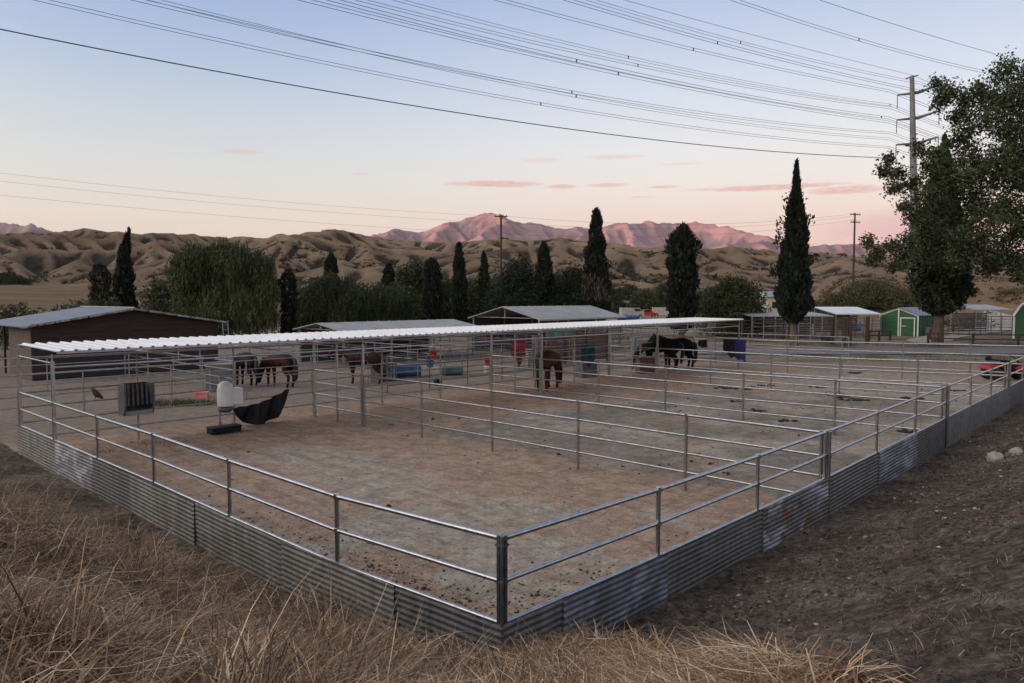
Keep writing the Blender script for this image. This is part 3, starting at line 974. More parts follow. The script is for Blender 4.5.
run(-6, 25, 42, 25, 15, 1.6, 'long dull pipe fence just behind the shelter, across the aisle', 'pipe fences of the yards behind')
run(-6, 34, 48, 34, 15, 1.6, 'pipe fence behind the grazing bay horses', 'pipe fences of the yards behind', 'pipe')
run(9.5, 25, 9.5, 44, 6, 1.6, 'cross fence of dull pipe between the barn and the dark bay horse')
run(21.5, 25, 21.5, 44, 6, 1.6, 'cross fence of dull pipe behind the blue trough')
run(30.5, 25, 30.5, 44, 6, 1.6, 'cross fence of dull pipe left of the brown board wall', mat='pipe_rust')
run(39.5, 18.3, 39.5, 44, 8, 1.7, 'rusty pipe cross fence behind the black horse', mat='pipe_rust')
run(15, 21.6, 40, 21.6, 10, 1.75, 'dark many railed fence close behind the chestnut horse', mat='pipe_dark2', rails=(0, .28, .56, .84, 1.12, 1.4))
run(28, 30, 48, 30, 7, 1.9, 'dark many railed fence behind the black horses', mat='pipe_dark2', rails=(0, .3, .6, .9, 1.2, 1.5))
run(20, 44, 66, 44, 13, 1.7, 'pale pipe fence below the grey carport roofs', mat='pipe')
run(46, 12, 46, 44, 9, 1.7, 'dull pipe fence past the end of the white shelter')
def run_px(px0, Y0, px1, Y1, n_, top, label, rails=(0, .33, .66, .99, 1.32, 1.65)):
    a = at(px0, 330, Y0); c = at(px1, 330, Y1); a.z = c.z = 0
    return pipe_fence([a.lerp(c, i / n_) for i in range(n_ + 1)], lambda i: top, rails, label, 'dark rail pens under the flat roofs', r=.03, mat='pipe_dark2', post_r=.045, clamps=False, n=6)


run_px(742, 72, 826, 77, 8, 2.1, 'dark rail pen left and right of the tall cypress trunk')
run_px(740, 82, 835, 86, 9, 2.3, 'darker rail pen deep under the flat pale roof')
run_px(838, 79, 880, 84, 5, 2.1, 'dark rail pen under the white lean-to roof')
run_px(948, 84, 1012, 86, 6, 2.2, 'dark rail pen under the far grey pen roof')
run(-6, 25, -14, 25, 3, 1.6, 'short pipe fence at the left edge below the barn')
run(-2.2, 18.6, -9, 18.6, 3, 1.6, 'short pipe fence outside the near left corner of the shelter', mat='pipe')

# ------------------------------------------------------------------ white shelter
ZR = 3.02
sh = thing('shade_shelter', 'long open shelter with white ribbed metal roof over the back of the pens', 'shelter', W(0, 15.25))
T0, T1, S0, S1 = 15.05, 18.38, .02, 36.75
mb = MB()
prof = []
s = S0
while s < S1:
    for ds, dz in ((0, 0), (.10, 0), (.125, .038), (.18, .038), (.205, 0)):
        prof.append((s + ds, dz))
    s += .305
top = [W(a, T0, ZR + dz) for a, dz in prof]; top2 = [W(a, T1, ZR + .03 + dz) for a, dz in prof]
nn = len(prof)
mb.add(top + top2, [(i, i + 1, nn + i + 1, nn + i) for i in range(nn - 1)])
lo = [p - Vector((0, 0, .012)) for p in top]; lo2 = [p - Vector((0, 0, .012)) for p in top2]
mb.add(lo + lo2, [(i, nn + i, nn + i + 1, i + 1) for i in range(nn - 1)])
mb.add(top + lo, [(i, nn + i, nn + i + 1, i + 1) for i in range(nn - 1)])
mb.add(top2 + lo2, [(i, i + 1, nn + i + 1, nn + i) for i in range(nn - 1)])
mb.build('roof', 'roof_white', sh)
for t_ in (15.12, 18.40):
    mb = MB().box(W((S0 + S1) / 2, t_, ZR - .04), (S1 - S0 - .1, .05, .055), math.pi / 2 - AU)
    mb.build('purlin', 'pipe', sh)
for t_, zz in ((15.25, 2.62), (18.3, 2.66)):
    mb = MB().tube(W(0, t_, zz), W(36.6, t_, zz), .032)
    for i in range(13):
        mb.tube(W(P * i, t_, zz), W(P * i, t_, ZR - .08), .022)
    mb.build('beam', 'pipe', sh)
for i in range(13):
    MB().tube(W(P * i, 15.25, 2.72), W(P * i, 18.3, 2.74), .022).build('crossbar', 'pipe', sh)
for k in range(5):
    mb = MB().box(W(9.15 * k, 15.25, 1.32), (.075, .075, 2.9), math.pi / 2 - AU)
    mb.build('post', 'pipe', sh)
    mb = MB().box(W(9.15 * k, 18.3 - .07, 1.32), (.075, .075, 2.9), math.pi / 2 - AU)
    mb.build('post', 'pipe', sh)
    if 0 < k < 4:
        mb = MB().box(W(9.15 * k, 16.78, 1.32), (.055, .055, 2.9), math.pi / 2 - AU)
        mb.build('post', 'pipe', sh)
for i in (1, 2, 4, 5, 7, 8, 10, 11):
    mb = MB().tube(W(P * i, 18.3 - .05, -.1), W(P * i, 18.3 - .05, 2.66), .026)
    mb.build('post', 'pipe_dull', sh)

# ------------------------------------------------------------------ barn on the left
ba = thing('barn', 'dark brown board barn with a low bluish gable roof at the far left', 'barn', gnd(33, 381))
B0 = gnd(33, 381); B0.z = 0
BL, BD = 9.9, 4.2
zE, zP = 2.85, 3.66
b00, b10, b01, b11 = B0, B0 + U * BL, B0 + V * BD, B0 + U * BL + V * BD
Z = Vector((0, 0, 1))
mb = MB()
mb.prism([b00, b10, b10 + Z * zE, B0 + U * (BL / 2) + Z * zP, b00 + Z * zE], V * .08)
mb.build('front_wall', 'wood_dark', ba)
# uneven horizontal boards
mb = MB()
for i in range(11):
    zz = .16 + i * .27
    x0 = 0
    while x0 < BL - .2:
        ln = min(random.uniform(1.8, 3.3), BL - x0)
        cz = zz + random.uniform(-.015, .015)
        q = B0 + U * (x0 + ln / 2) - V * .018 + Z * cz
        mb.box(q, (ln - .015, .03 + .012 * random.random(), .235), math.pi / 2 - AU)
        x0 += ln
mb.build('board_cladding', 'wood_dark', ba)
MB().box(B0 + V * (BD / 2) + Z * (zE / 2) - U * .0, (.08, BD, zE), math.pi / 2 - AU).build('side_wall', pm('side_boards', (.075, .055, .048), (.13, .10, .085), 3, .85, 0, .2, (.5, .5, 7)), ba)
MB().box(b10 + V * (BD / 2) + Z * (zE / 2), (.08, BD, zE), math.pi / 2 - AU).build('side_wall', 'wood_dark', ba)
MB().prism([b01, b11, b11 + Z * zE, b01 + U * (BL / 2) + Z * zP, b01 + Z * zE], V * .08).build('back_wall', 'wood_dark', ba)
ov, RL = .55, 8.5
sl = (zP - zE) / (BL / 2)


def rp(a, tt, dz=0.0):
    return B0 + U * a + V * tt + Z * (zP - abs(a - BL / 2) * sl + .09 + dz)


roof = MB().slab(rp(-ov, -.45), rp(BL / 2, -.45), rp(BL / 2, RL), rp(-ov, RL), .05).slab(rp(BL / 2, -.45), rp(BL + ov, -.45), rp(BL + ov, RL), rp(BL / 2, RL), .05)
rf = roof.build('roof', 'roof_blue', ba)
mb = MB()
for a0, a1 in ((-ov, BL / 2), (BL / 2, BL + ov)):
    nseg = 7
    for i in range(nseg):
        q0 = a0 + (a1 - a0) * i / nseg; q1 = a0 + (a1 - a0) * (i + .93) / nseg
        mb.prism([rp(q0, -.47, .012), rp(q1, -.47, .012), rp(q1, -.47, -.10), rp(q0, -.47, -.10)], V * -.03)
mb.build('fascia', 'wood_trim', rf)
MB().tube(rp(BL / 2, -.46, .02), rp(BL / 2, RL, .02), .05, n=6).build('ridge_cap', 'roof_grey', rf)
for tt in (5.8, 8.2):
    for a in (0.1, BL - .1):
        q = B0 + U * a + V * tt
        MB().tube(q, q + Z * (zE + .05), .06, n=6).build('post', 'wood_dark', ba)
# ladder on the right end of the barn
ld = thing('ladder', 'thin metal ladder leaning against the right end of the dark barn', 'ladder', (b10 + U * .55))
mb = MB()
l0 = b10 + U * .55 - V * .2
for o in (-.17, .17):
    mb.tube(l0 + V * 0 + U * o, l0 + U * o + Z * 2.9 - V * -.25, .02, n=5)
mb.build('rails', 'pipe', ld)
mb = MB()
for i in range(9):
    q = l0 + Z * (.25 + i * .3) + V * (.25 * (.25 + i * .3) / 2.9)
    mb.tube(q - U * .17, q + U * .17, .014, n=5)
mb.build('rungs', 'pipe', ld)

# small open shed at the left frame edge
os_ = thing('open_shed', 'low open shed with pale roof edge left of the barn', 'shed', at(-20, 350, 48))
o0 = at(-8, 340, 52); o0.z = 0
mb = MB().slab(o0 + Z * 2.35 - U * 7, o0 + Z * 2.35, o0 + V * 5 + Z * 2.7, o0 - U * 7 + V * 5 + Z * 2.7, .12)
mb.build('roof', 'roof_grey', os_)
MB().box(o0 - U * 3.5 + V * 4.9 + Z * 1.2, (7, .08, 2.4), math.pi / 2 - AU).build('back_wall', 'dark_grey', os_)
for a in (0, -3.4, -6.8):
    MB().tube(o0 + U * a, o0 + U * a + Z * 2.3, .05, n=6).build('post', 'pipe_dull', os_)


# ------------------------------------------------------------------ open gable roofs in the middle
def gable_carport(name, label, p0, du, dv, L, D, ze, zp, mat, group=None, walls=False, posts=4):
    """ridge along du, width D along dv (from near eave p0)"""
    th = thing(name, label, 'carport', p0, group)
    def q(a, b_, z):
        return p0 + du * a + dv * b_ + Z * z
    e = .35
    s_ = (zp - ze) / (D / 2)
    rf_ = MB().slab(q(-e, -e, ze - s_ * e), q(L + e, -e, ze - s_ * e), q(L + e, D / 2, zp), q(-e, D / 2, zp), .06)
    rf_.slab(q(-e, D / 2, zp), q(L + e, D / 2, zp), q(L + e, D + e, ze - s_ * e), q(-e, D + e, ze - s_ * e), .06)
    for i in range(int(L / .9)):
        a = i * .9
        rf_.prism([q(a, -e, ze - s_ * e + .004), q(a + .05, -e, ze - s_ * e + .004), q(a + .05, D / 2, zp + .004), q(a, D / 2, zp + .004)], Z * .03)
    r_ = rf_.build('roof', mat, th)
    MB().tube(q(-e, -e, ze - s_ * e - .09), q(L + e, -e, ze - s_ * e - .09), .06, n=6).build('gutter', 'grey_pale', r_)
    for a in np.linspace(0, L, posts):
        for b_ in (0, D):
            MB().box(q(a, b_, ze / 2), (.11, .11, ze), math.pi / 2 - AU).build('post', 'pipe_dull', th)
    tr = MB()
    for a in (0, L):
        tr.tube(q(a, 0, ze - .03), q(a, D, ze - .03), .045, n=6); tr.tube(q(a, 0, ze - .03), q(a, D / 2, zp - .1), .05, n=6)
        tr.tube(q(a, D, ze - .03), q(a, D / 2, zp - .1), .05, n=6); tr.tube(q(a, D / 2, ze), q(a, D / 2, zp - .1), .07, n=6)
    tr.build('truss', 'wood_trim', th)
    if walls:
        MB().box(q(L / 2, D, ze / 2), (L, .06, ze), math.pi / 2 - AU).build('back_wall', 'dark_grey', th)
    return th


p = at(475, 326, 54.3); p.z = 0
gable_carport('carport', 'low carport with plain pale grey roof showing above the white shelter', p - U * 11.4, U, V, 11.2, 5.0, 2.32, 2.72, 'roof_grey', 'grey roofed carports behind the yards', True)
p = at(539, 318, 55.2); p.z = 0
gable_carport('carport', 'open gabled carport with dark trussed front and grey roof below the tall ragged cypress', p, U, V, 10.6, 7.0, 2.82, 3.66, 'roof_grey', 'grey roofed carports behind the yards', True)
tp = thing('blue_tarp', 'blue tarp lying over the end of the gabled carport', 'tarp', at(627, 322, 64))
q = at(628, 318, 64)
mb = MB()
for i in range(5):
    mb.blob(q + U * (i * .42 - .8) + Z * (random.uniform(-.06, .06)), .42, i, .55, 8, 5, .2)
mb.build('tarp_folds', 'blue', tp)


# low flat pen roofs on the right
def flat_roof(label, pl_, pr_, y0, depth_, z0, z1, mat='roof_grey', posts=5, group='flat pen roofs on the right'):
    a = at(pl_, 320, y0); c = at(pr_, 320, y0); a.z = c.z = 0
    th = thing('pen_roof', label, 'pen shelter', a, group)
    bk = Vector((0, depth_, 0))
    MB().slab(a + Z * z0, c + Z * z0, c + bk + Z * z1, a + bk + Z * z1, .12).build('roof', mat, th)
    for i in range(posts):
        q_ = a + (c - a) * (i / (posts - 1))
        MB().tube(q_, q_ + Z * (z0 - .11), .05, n=6).build('post', 'pipe', th)
        MB().tube(q_ + bk, q_ + bk + Z * (z1 - .11), .05, n=6).build('post', 'pipe_dull', th)
    mb_ = MB()
    for zz in (.5, .9, 1.3, 1.7, 2.1):
        mb_.tube(a + Z * zz, c + Z * zz, .025, n=5); mb_.tube(a + bk + Z * zz, c + bk + Z * zz, .025, n=5)
    mb_.build('pen_rails', 'pipe_dull', th)
    mb_ = MB()
    for i in range(9):
        mb_.box((a + c) / 2 + bk * .96 + Z * (.25 + i * .26), ((c - a).length, .04, .17), math.atan2((c - a).y, (c - a).x))
    mb_.build('slat_wall', 'slat_grey', th)
    return th


flat_roof('flat pale roof over pipe pens either side of the tall cypress', 752, 834, 78, 6, 2.45, 2.75, 'roof_grey', 8)
flat_roof('white lean-to roof against the green shed', 836, 881, 84, 6, 2.55, 3.25, 'roof_white', 4)
flat_roof('far grey pen roof on the pale posts right of the dense tree', 976, 1013, 88, 5, 2.95, 3.5, 'roof_grey', 4)

# wall boards of stacked rails behind the lean-to
# ------------------------------------------------------------------ green sheds
def green_shed():
    base = at(879, 333, 86); base.z = 0
    th = thing('garden_shed', 'green shed with white corner trim and a white framed door', 'shed', base)
    L, D, ze, zp = 4.25, 6.0, 2.35, 3.15
    du = Vector((.66, -.75, 0)).normalized(); dv = Vector((.75, .66, 0)).normalized()
    RZ = math.atan2(du.y, du.x)
    def q(a, b_, z):
        return base + du * a + dv * b_ + Z * z
    MB().prism([q(0, 0, 0), q(L, 0, 0), q(L, 0, ze), q(L * .5, 0, zp), q(0, 0, ze + .1)], dv * D).build('wall', 'green_paint', th)
    rf_ = MB().slab(q(-.15, -.15, ze + .12), q(L * .5, -.15, zp + .10), q(L * .5, D + .15, zp + .10), q(-.15, D + .15, ze + .12), .07)
    rf_.slab(q(L * .5, -.15, zp + .10), q(L + .15, -.15, ze + .02), q(L + .15, D + .15, ze + .02), q(L * .5, D + .15, zp + .10), .07)
    rf_.build('roof', 'roof_blue', th)
    mb_ = MB()
    for a in (.05, L * .5, L - .05):
        hh_ = (zp if a == L * .5 else ze) - .08
        mb_.box(q(a, -.03, hh_ / 2), (.13, .05, hh_), RZ)
    mb_.prism([q(0, -.06, ze + .04), q(L * .5, -.06, zp + .02), q(L * .5, -.06, zp - .12), q(0, -.06, ze - .10)], dv * .05)
    mb_.prism([q(L * .5, -.06, zp + .02), q(L, -.06, ze + .0), q(L, -.06, ze - .14), q(L * .5, -.06, zp - .12)], dv * .05)
    mb_.build('trim', 'white_paint', th)
    d_ = MB().box(q(3.12, -.04, 1.0), (1.4, .05, 2.0), RZ).build('door', 'green_paint', th)
    f_ = MB()
    for a in (2.38, 3.86):
        f_.box(q(a, -.07, 1.03), (.12, .06, 2.06), RZ)
    f_.box(q(3.12, -.07, 2.06), (1.6, .06, .12), RZ)
    f_.build('frame', 'white_paint', d_)
    MB().box(q(2.72, -.085, 1.15), (.5, .05, .07), RZ).build('latch', 'white_paint', d_)
    mb_ = MB()
    for k in range(8):
        mb_.box(q(L + .02, .35 + k * .75, ze / 2), (.05, .05, ze - .1), RZ)
    mb_.build('batten', 'green_paint', th)
    return th


green_shed()
base = at(1013, 338, 79); base.z = 0
gb = thing('gambrel_shed', 'green barn shaped shed with white edge trim cut by the right frame edge', 'shed', base)
du, dv = Vector((.93, -.36, 0)).normalized(), Vector((.74, .68, 0)).normalized()
gp = [(0, 0), (4.4, 0), (4.4, 2.35), (3.7, 3.6), (2.2, 4.35), (.7, 3.6), (0, 2.35)]
MB().prism([base + du * a + Z * z for a, z in gp], dv * 5).build('wall', 'green_paint', gb)
mb = MB()
rp_ = gp[2:]
for (a0, z0), (a1, z1) in zip(rp_[:-1], rp_[1:]):
    n2 = Vector((z0 - z1, 0, a1 - a0)); n2.normalize()
    n3 = (du * n2.x + Z * n2.z) * (1 if n2.z > 0 or True else 1)
    if n3.z < 0: n3 = -n3
    q0 = base + du * a0 + Z * z0 - dv * .2; q1 = base + du * a1 + Z * z1 - dv * .2
    mb.prism([q0 + n3 * .01, q1 + n3 * .01, q1 + n3 * .09, q0 + n3 * .09], dv * 5.4)
mb.build('roof', 'roof_grey', gb)
mb = MB()
for (a0, z0), (a1, z1) in zip(rp_[:-1], rp_[1:]):
    q0 = base + du * a0 + Z * z0 - dv * .25; q1 = base + du * a1 + Z * z1 - dv * .25
    mb.tube(q0, q1, .11, n=6)
mb.box(base + du * .05 - dv * .04 + Z * 1.15, (.18, .08, 2.3), 0)
mb.tube(base + du * .7 + Z * 3.55 - dv * .05, base + du * 3.7 + Z * 3.55 - dv * .05, .07, n=6)
mb.build('trim', 'white_paint', gb)

# thick timber posts and board fences right
TPOST = [(832, 344, 317), (844, 346, 319), (849.5, 346, 317), (867, 344, 316.5)]
tp_l = ['leftmost of the four thick brown timber posts by the cypress', 'shorter timber post of the close pair in the middle',
        'taller timber post of the close pair in the middle', 'thick brown timber post standing nearest the green shed']
for (px, pb_, pt_), lb in zip(TPOST, tp_l):
    q = gnd(px, pb_); zt = at(px, pt_, q.y).z
    o = MB().tube(q - Z * .2, Vector((q.x, q.y, zt)), .19, .17, 9).build('timber_post', 'wood_pole')
    tag(o, lb, 'post', 'thick timber posts by the lane')


def board_fence(label, pts, z=1.1, group='low timber rail fences by the lane'):
    th = thing('timber_fence', label, 'fence', pts[0], group)
    for q in pts:
        MB().box(q + Z * (z / 2), (.16, .16, z), .1).build('post', 'wood_pole', th)
    for zz in (z - .1, z * .5):
        mb_ = MB()
        mb_.ptube([q + Z * zz for q in pts], .065, 5)
        mb_.build('rail', 'wood_pole', th)
    return th


board_fence('low brown rail fence in front of the green shed', [gnd(869, 341), gnd(879, 341), gnd(890, 340.5)])
board_fence('low brown rail fence right of the dense tree trunk', [gnd(928, 344), gnd(973, 345), gnd(1018, 346), gnd(1060, 347)])
board_fence('short rail fence between the driveway and the pen roof', [gnd(930, 340), gnd(953, 333), gnd(973, 331)])

# ------------------------------------------------------------------ trees
def trunk_mesh(th, h, r0, r1, mat='bark', forks=2, seed=0, lean=(0, 0)):
    rg = random.Random(seed)
    mb_ = MB()
    n_ = 7
    pts = [Vector((lean[0] * i / n_ * h + rg.uniform(-.03, .03) * h * .3, lean[1] * i / n_ * h, h * i / n_ - (.15 if i == 0 else 0))) for i in range(n_ + 1)]
    mb_.ptube(pts, [r0 * (1.25 if i == 0 else 1) + (r1 - r0) * i / n_ for i in range(n_ + 1)], 9)
    o = mb_.build('trunk', mat, th)
    return o


def cypress(px, ytop, Y, wpx, label, kind='cone', mat='cyp', base_z=0.0, tb=.06, dens=1.0, seed=0, tk=1.0, tufts=0, bend=0.0, leaf=1.0, wild=0.0, group=None, ragged=.18, bx=None):
    rg = np.random.default_rng(1000 + seed)
    top_ = at(px, ytop, Y)
    h = top_.z - base_z
    rad = wpx * Y / F / 2
    loc = Vector((top_.x if bx is None else bx, Y, base_z))
    th = thing('cypress_tree', label, 'tree', loc, group, world=False)
    trunk_mesh(th, h * .8, (.10 + rad * .14) * tk, .04, seed=seed)
    area = 2 * math.pi * rad * h
    n_ = int(area * 62 * dens / (leaf * leaf))
    u = tb + (1 - tb) * rg.random(n_ * 3)

    def prof(u_):
        w = (u_ - tb) / (1 - tb)
        if kind == 'cone':
            return np.minimum(1, (w / .14) ** .6) * np.clip(1 - w, 0, 1) ** .72 * 1.12
        if kind == 'column':
            return np.minimum(1, (w / .08) ** .5) * np.clip((1 - w) / .16, 0, 1) ** .5
        if kind == 'blunt':
            return np.minimum(1, .55 + .45 * w / .16) * np.minimum(1, (w / .03) ** .5) * np.clip((1 - w) / .62, 0, 1) ** .8
        if kind == 'egg':
            return np.minimum(1, (w / .16) ** .55) * np.clip(1 - w, 0, 1) ** .48
        if kind == 'spire':
            return np.minimum(1, (w / .12) ** .6) * (np.clip(1 - w, 0, 1) ** .5 * .75 * (w < .62) + (w >= .62) * .75 * .617 * np.clip((1 - w) / .38, 0, 1) ** .95 + .25 * np.clip(1 - w * 1.5, 0, 1))
    keep = rg.random(len(u)) < np.clip(prof(u) * 1.0 + .06, 0, 1)
    u = u[keep][:n_]
    ph = rg.random(len(u)) * 2 * math.pi
    lump = 1 + ragged * 2.2 * fbm(np.cos(ph) * 1.3 + u * 9 + seed * 3.1, np.sin(ph) * 1.3 + u * 5, 3)
    sheath = np.sqrt(.22 + .78 * rg.random(len(u)))
    r_ = rad * prof(u) * np.clip(lump, .45, 1.6) * sheath
    bx_ = bend * np.clip((u - .55) / .45, 0, 1) ** 2
    c = np.stack([r_ * np.cos(ph) + bx_, r_ * np.sin(ph), u * h + rg.normal(0, .08, len(u))], 1)
    ln = leaf * rg.uniform(.16, .34, len(u)) * np.clip(h / 11, .7, 1.15)
    a = np.stack([np.cos(ph) * .45, np.sin(ph) * .45, np.full(len(u), .9)], 1) + rg.normal(0, .28, (len(u), 3))
    a = unit(a) * (1 - wild) + unit(rg.normal(size=(len(u), 3))) * wild
    ln = ln * (1 - .35 * wild)
    cs, as_, ws = [c], [unit(a) * ln[:, None]], [ln * rg.uniform(.28 + .3 * wild, .5 + .3 * wild, len(u))]
    for k in range(tufts):                      # sprays that stand out of the outline
        uu = rg.uniform(.25, .85); pp = rg.uniform(0, 2 * math.pi)
        rr_ = rad * float(prof(np.array([uu]))[0]) + rad * rg.uniform(.05, .4)
        m_ = 26
        cc = np.array([rr_ * math.cos(pp), rr_ * math.sin(pp), uu * h]) + rg.normal(0, .22, (m_, 3)) * [1, 1, 1.3]
        cs.append(cc); l2 = rg.uniform(.14, .28, m_)
        as_.append(unit(rg.normal(0, .5, (m_, 3)) + [math.cos(pp) * .6, math.sin(pp) * .6, .7]) * l2[:, None]); ws.append(l2 * .4)
    leaves('crown', np.concatenate(cs), np.concatenate(as_), np.concatenate(ws), mat, th, rg)
    return th


def lobes_tree(loc, lobes, label, mat, leaf=.2, per=400, droop=0.0, name='tree', trunk_r=.25, bark='bark', group=None, seed=0, limbs=True, thick=.55, cat='tree'):
    """lobes: (dx, dy, z, radius, vertical stretch) about loc"""
    rg = np.random.default_rng(300 + seed)
    th = thing(name, label, cat, loc, group, world=False)
    zmin = min(l[2] - l[3] * l[4] for l in lobes); zc = np.mean([l[2] for l in lobes])
    hub = Vector((0, 0, max(.4, zmin + (zc - zmin) * .35)))
    if limbs:
        mb_ = MB()
        mb_.ptube([(0, 0, -.25), (0.03, 0, hub.z * .5), hub], [trunk_r * 1.25, trunk_r, trunk_r * .85], 9)
        for l in lobes:
            e = Vector((l[0], l[1], l[2] - l[3] * .1))
            md = hub.lerp(e, .5) + Vector((rg.normal(0, .12), rg.normal(0, .12), rg.normal(.15, .1))) * l[3]
            mb_.ptube([hub, md, e], [trunk_r * .5, trunk_r * .28, trunk_r * .08], 6)
        mb_.build('trunk', bark, th)
    cs, as_, ws = [], [], []
    for l in lobes:
        n_ = int(per * (l[3] / 1.5) ** 2)
        d = unit(rg.normal(size=(n_, 3)))
        lump = 1 + (.28 if droop > 1 else .6) * fbm(d[:, 0] * 2 + l[0] + seed, d[:, 1] * 2 + d[:, 2] * 1.7 + l[2], 4)
        q = (thick + (1 - thick) * rg.random(n_)) ** .8 * lump * l[3]
        c = d * q[:, None] * [1, 1, l[4]] + [l[0], l[1], l[2]]
        ln = leaf * rg.uniform(.6, 1.35, n_)
        a = unit(rg.normal(size=(n_, 3)) + [0, 0, -droop])
        if droop > 1:                          # hanging strands of narrow leaves
            m_ = 8; ns_ = max(n_ // m_, 1)
            top_ = c[:ns_]; k = np.tile(np.arange(m_), ns_)
            c = np.repeat(top_, m_, 0); sway = np.repeat(rg.normal(0, .16, (ns_, 2)), m_, 0)
            c[:, 2] -= k * leaf * .95 * np.repeat(rg.uniform(.6, 1.2, ns_), m_)
            c[:, :2] += sway * (k[:, None] * leaf) + rg.normal(0, .035, (len(c), 2))
            ln = leaf * rg.uniform(.7, 1.2, len(c))
            a = unit(rg.normal(0, .42, (len(c), 3)) + [0, 0, -1])
            cs.append(c); as_.append(a * ln[:, None]); ws.append(ln * rg.uniform(.20, .36, len(c)))
            continue
        if droop > 0:
            k = rg.random(n_)
            c[:, 2] -= droop * .25 * k * l[3] * .6
            ln = ln * (1 + droop * .35)
        cs.append(c); as_.append(a * ln[:, None]); ws.append(ln * rg.uniform(.3, .55, n_) * (1 / (1 + droop * .35)))
    c = np.concatenate(cs); ok = c[:, 2] > .05
    leaves('crown', c[ok], np.concatenate(as_)[ok], np.concatenate(ws)[ok], mat, th, rg)
    return th


def auto_lobes(width, height, z0, n_, seed, vs=1.0, taper=.6):
    rg = random.Random(seed)
    out = []
    for i in range(n_):
        q = (i + .5) / n_
        z = z0 + (height - z0) * (.18 + .72 * q)
        rad = width / 2 * (1 - taper * q ** 1.6) * .70
        an = i * 2.4 + rg.uniform(-.4, .4)
        off = max(width / 2 * (1 - taper * q ** 1.6) - rad * .85, 0)
        out.append((off * math.cos(an), off * math.sin(an) * .8, min(z, height - rad * vs * .92), rad * rg.uniform(.85, 1.15), vs))
    return out


def broad(px, ytop, Y, wpx, label, mat, droop=0.0, n_=9, seed=0, base_z=0.0, name='tree', leaf=.2, per=420, group=None, vs=1.0, z0=.6, cat='tree'):
    t_ = at(px, ytop, Y)
    h = t_.z - base_z
    w = wpx * Y / F * 1.14
    return lobes_tree(Vector((t_.x, Y, base_z)), auto_lobes(w, h, min(z0, h * .2), n_, seed, vs), label, mat, leaf * .70, int(per * 2.1), droop, name, max(.10, w * .035), group=group, seed=seed, cat=cat)


def px_tree(px, Y, lobes, label, mat, droop, seed, per, leaf, name='tree', group=None, vs=1.1, trunk_r=.3):
    x0 = at(px, 300, Y).x
    rg_ = random.Random(seed)
    out = []
    for (lx, ly, lr) in lobes:
        q_ = at(lx, ly, Y)
        out.append((q_.x - x0, rg_.uniform(-1, 1) * lr * Y / F * .8, q_.z, lr * Y / F, vs))
    return lobes_tree(Vector((x0, Y, 0)), out, label, mat, leaf, per, droop, name, trunk_r, group=group, seed=seed, thick=.5)


TG = 'trees behind the yards'
cypress(100, 264, 80, 20, 'short blunt cypress just left of the taller one behind the barn', 'column', 'cyp2', seed=1, group=TG)
cypress(122, 229, 78, 25, 'pointed cypress with a bent tip behind the barn roof', 'cone', 'cyp', seed=2, bend=.75, group=TG)
broad(158, 275, 76, 42, 'small rounded tree between the barn and the large pepper tree', 'olive', .6, 7, 3, group=TG)
px_tree(225, 70, [(188, 268, 17), (198, 257, 15), (214, 256, 13), (228, 254, 14), (243, 259, 16), (262, 268, 16), (180, 288, 14), (207, 280, 21), (238, 281, 22), (268, 290, 14), (194, 305, 20), (222, 310, 22), (250, 308, 20), (270, 312, 12)], 'large drooping pepper tree, broadest of the trees, right of the barn', 'willow', 1.5, 4, 4200, .16, 'pepper_tree', TG)
cypress(288, 269, 73, 17, 'slim cypress at the right side of the large pepper tree', 'column', 'cyp', seed=5, group=TG)
cypress(331, 254, 98, 13, 'narrow cypress rising behind the darker pepper tree', 'column', 'cyp', seed=6, group=TG)
px_tree(330, 80, [(316, 289, 11), (330, 281, 11), (345, 286, 11), (355, 296, 9), (311, 305, 12), (328, 304, 14), (346, 308, 13), (320, 320, 13), (342, 322, 13)], 'dark drooping pepper tree under the narrow cypress', 'willow_dk', 1.5, 7, 3400, .16, 'pepper_tree', TG)
cypress(389, 264, 98, 13, 'narrow cypress tip above the low willowy tree', 'column', 'cyp', seed=8, group=TG)
px_tree(382, 84, [(366, 300, 11), (380, 293, 11), (394, 295, 11), (404, 304, 9), (372, 314, 13), (390, 314, 13), (405, 318, 10)], 'low willowy tree above the pale carport roof', 'willow_dk', 1.5, 9, 3200, .16, 'pepper_tree', TG)
px_tree(414, 96, [(404, 275, 9), (415, 269, 8), (425, 275, 9), (400, 290, 10), (414, 287, 12), (428, 291, 10), (408, 305, 11), (423, 307, 11)], 'loose olive green tree left of the three slim cypresses', 'olive', .9, 10, 1500, .17, 'tree', TG)
cypress(432, 258, 91, 18, 'leftmost of three slim cypresses left of the wooden pole', 'column', 'cyp', seed=11, group=TG)
cypress(459, 243, 88, 20, 'tallest of three slim cypresses left of the wooden pole', 'egg', 'cyp', seed=12, group=TG, tufts=4)
cypress(484, 251, 92, 16, 'thin cypress right beside the wooden pole', 'egg', 'cyp2', seed=13, group=TG, tufts=4)
broad(516, 257, 84, 58, 'dense dark round tree under the wooden pole', 'darkleaf', 0, 12, 14, group=TG, per=520, vs=1.05)
cypress(544, 242, 87, 28, 'blunt cypress standing among the dense dark round trees', 'egg', 'cyp', seed=15, group=TG, tufts=5)
broad(574, 266, 86, 52, 'dense dark round tree left of the ragged cypress', 'darkleaf', 0, 11, 16, group=TG, per=520)
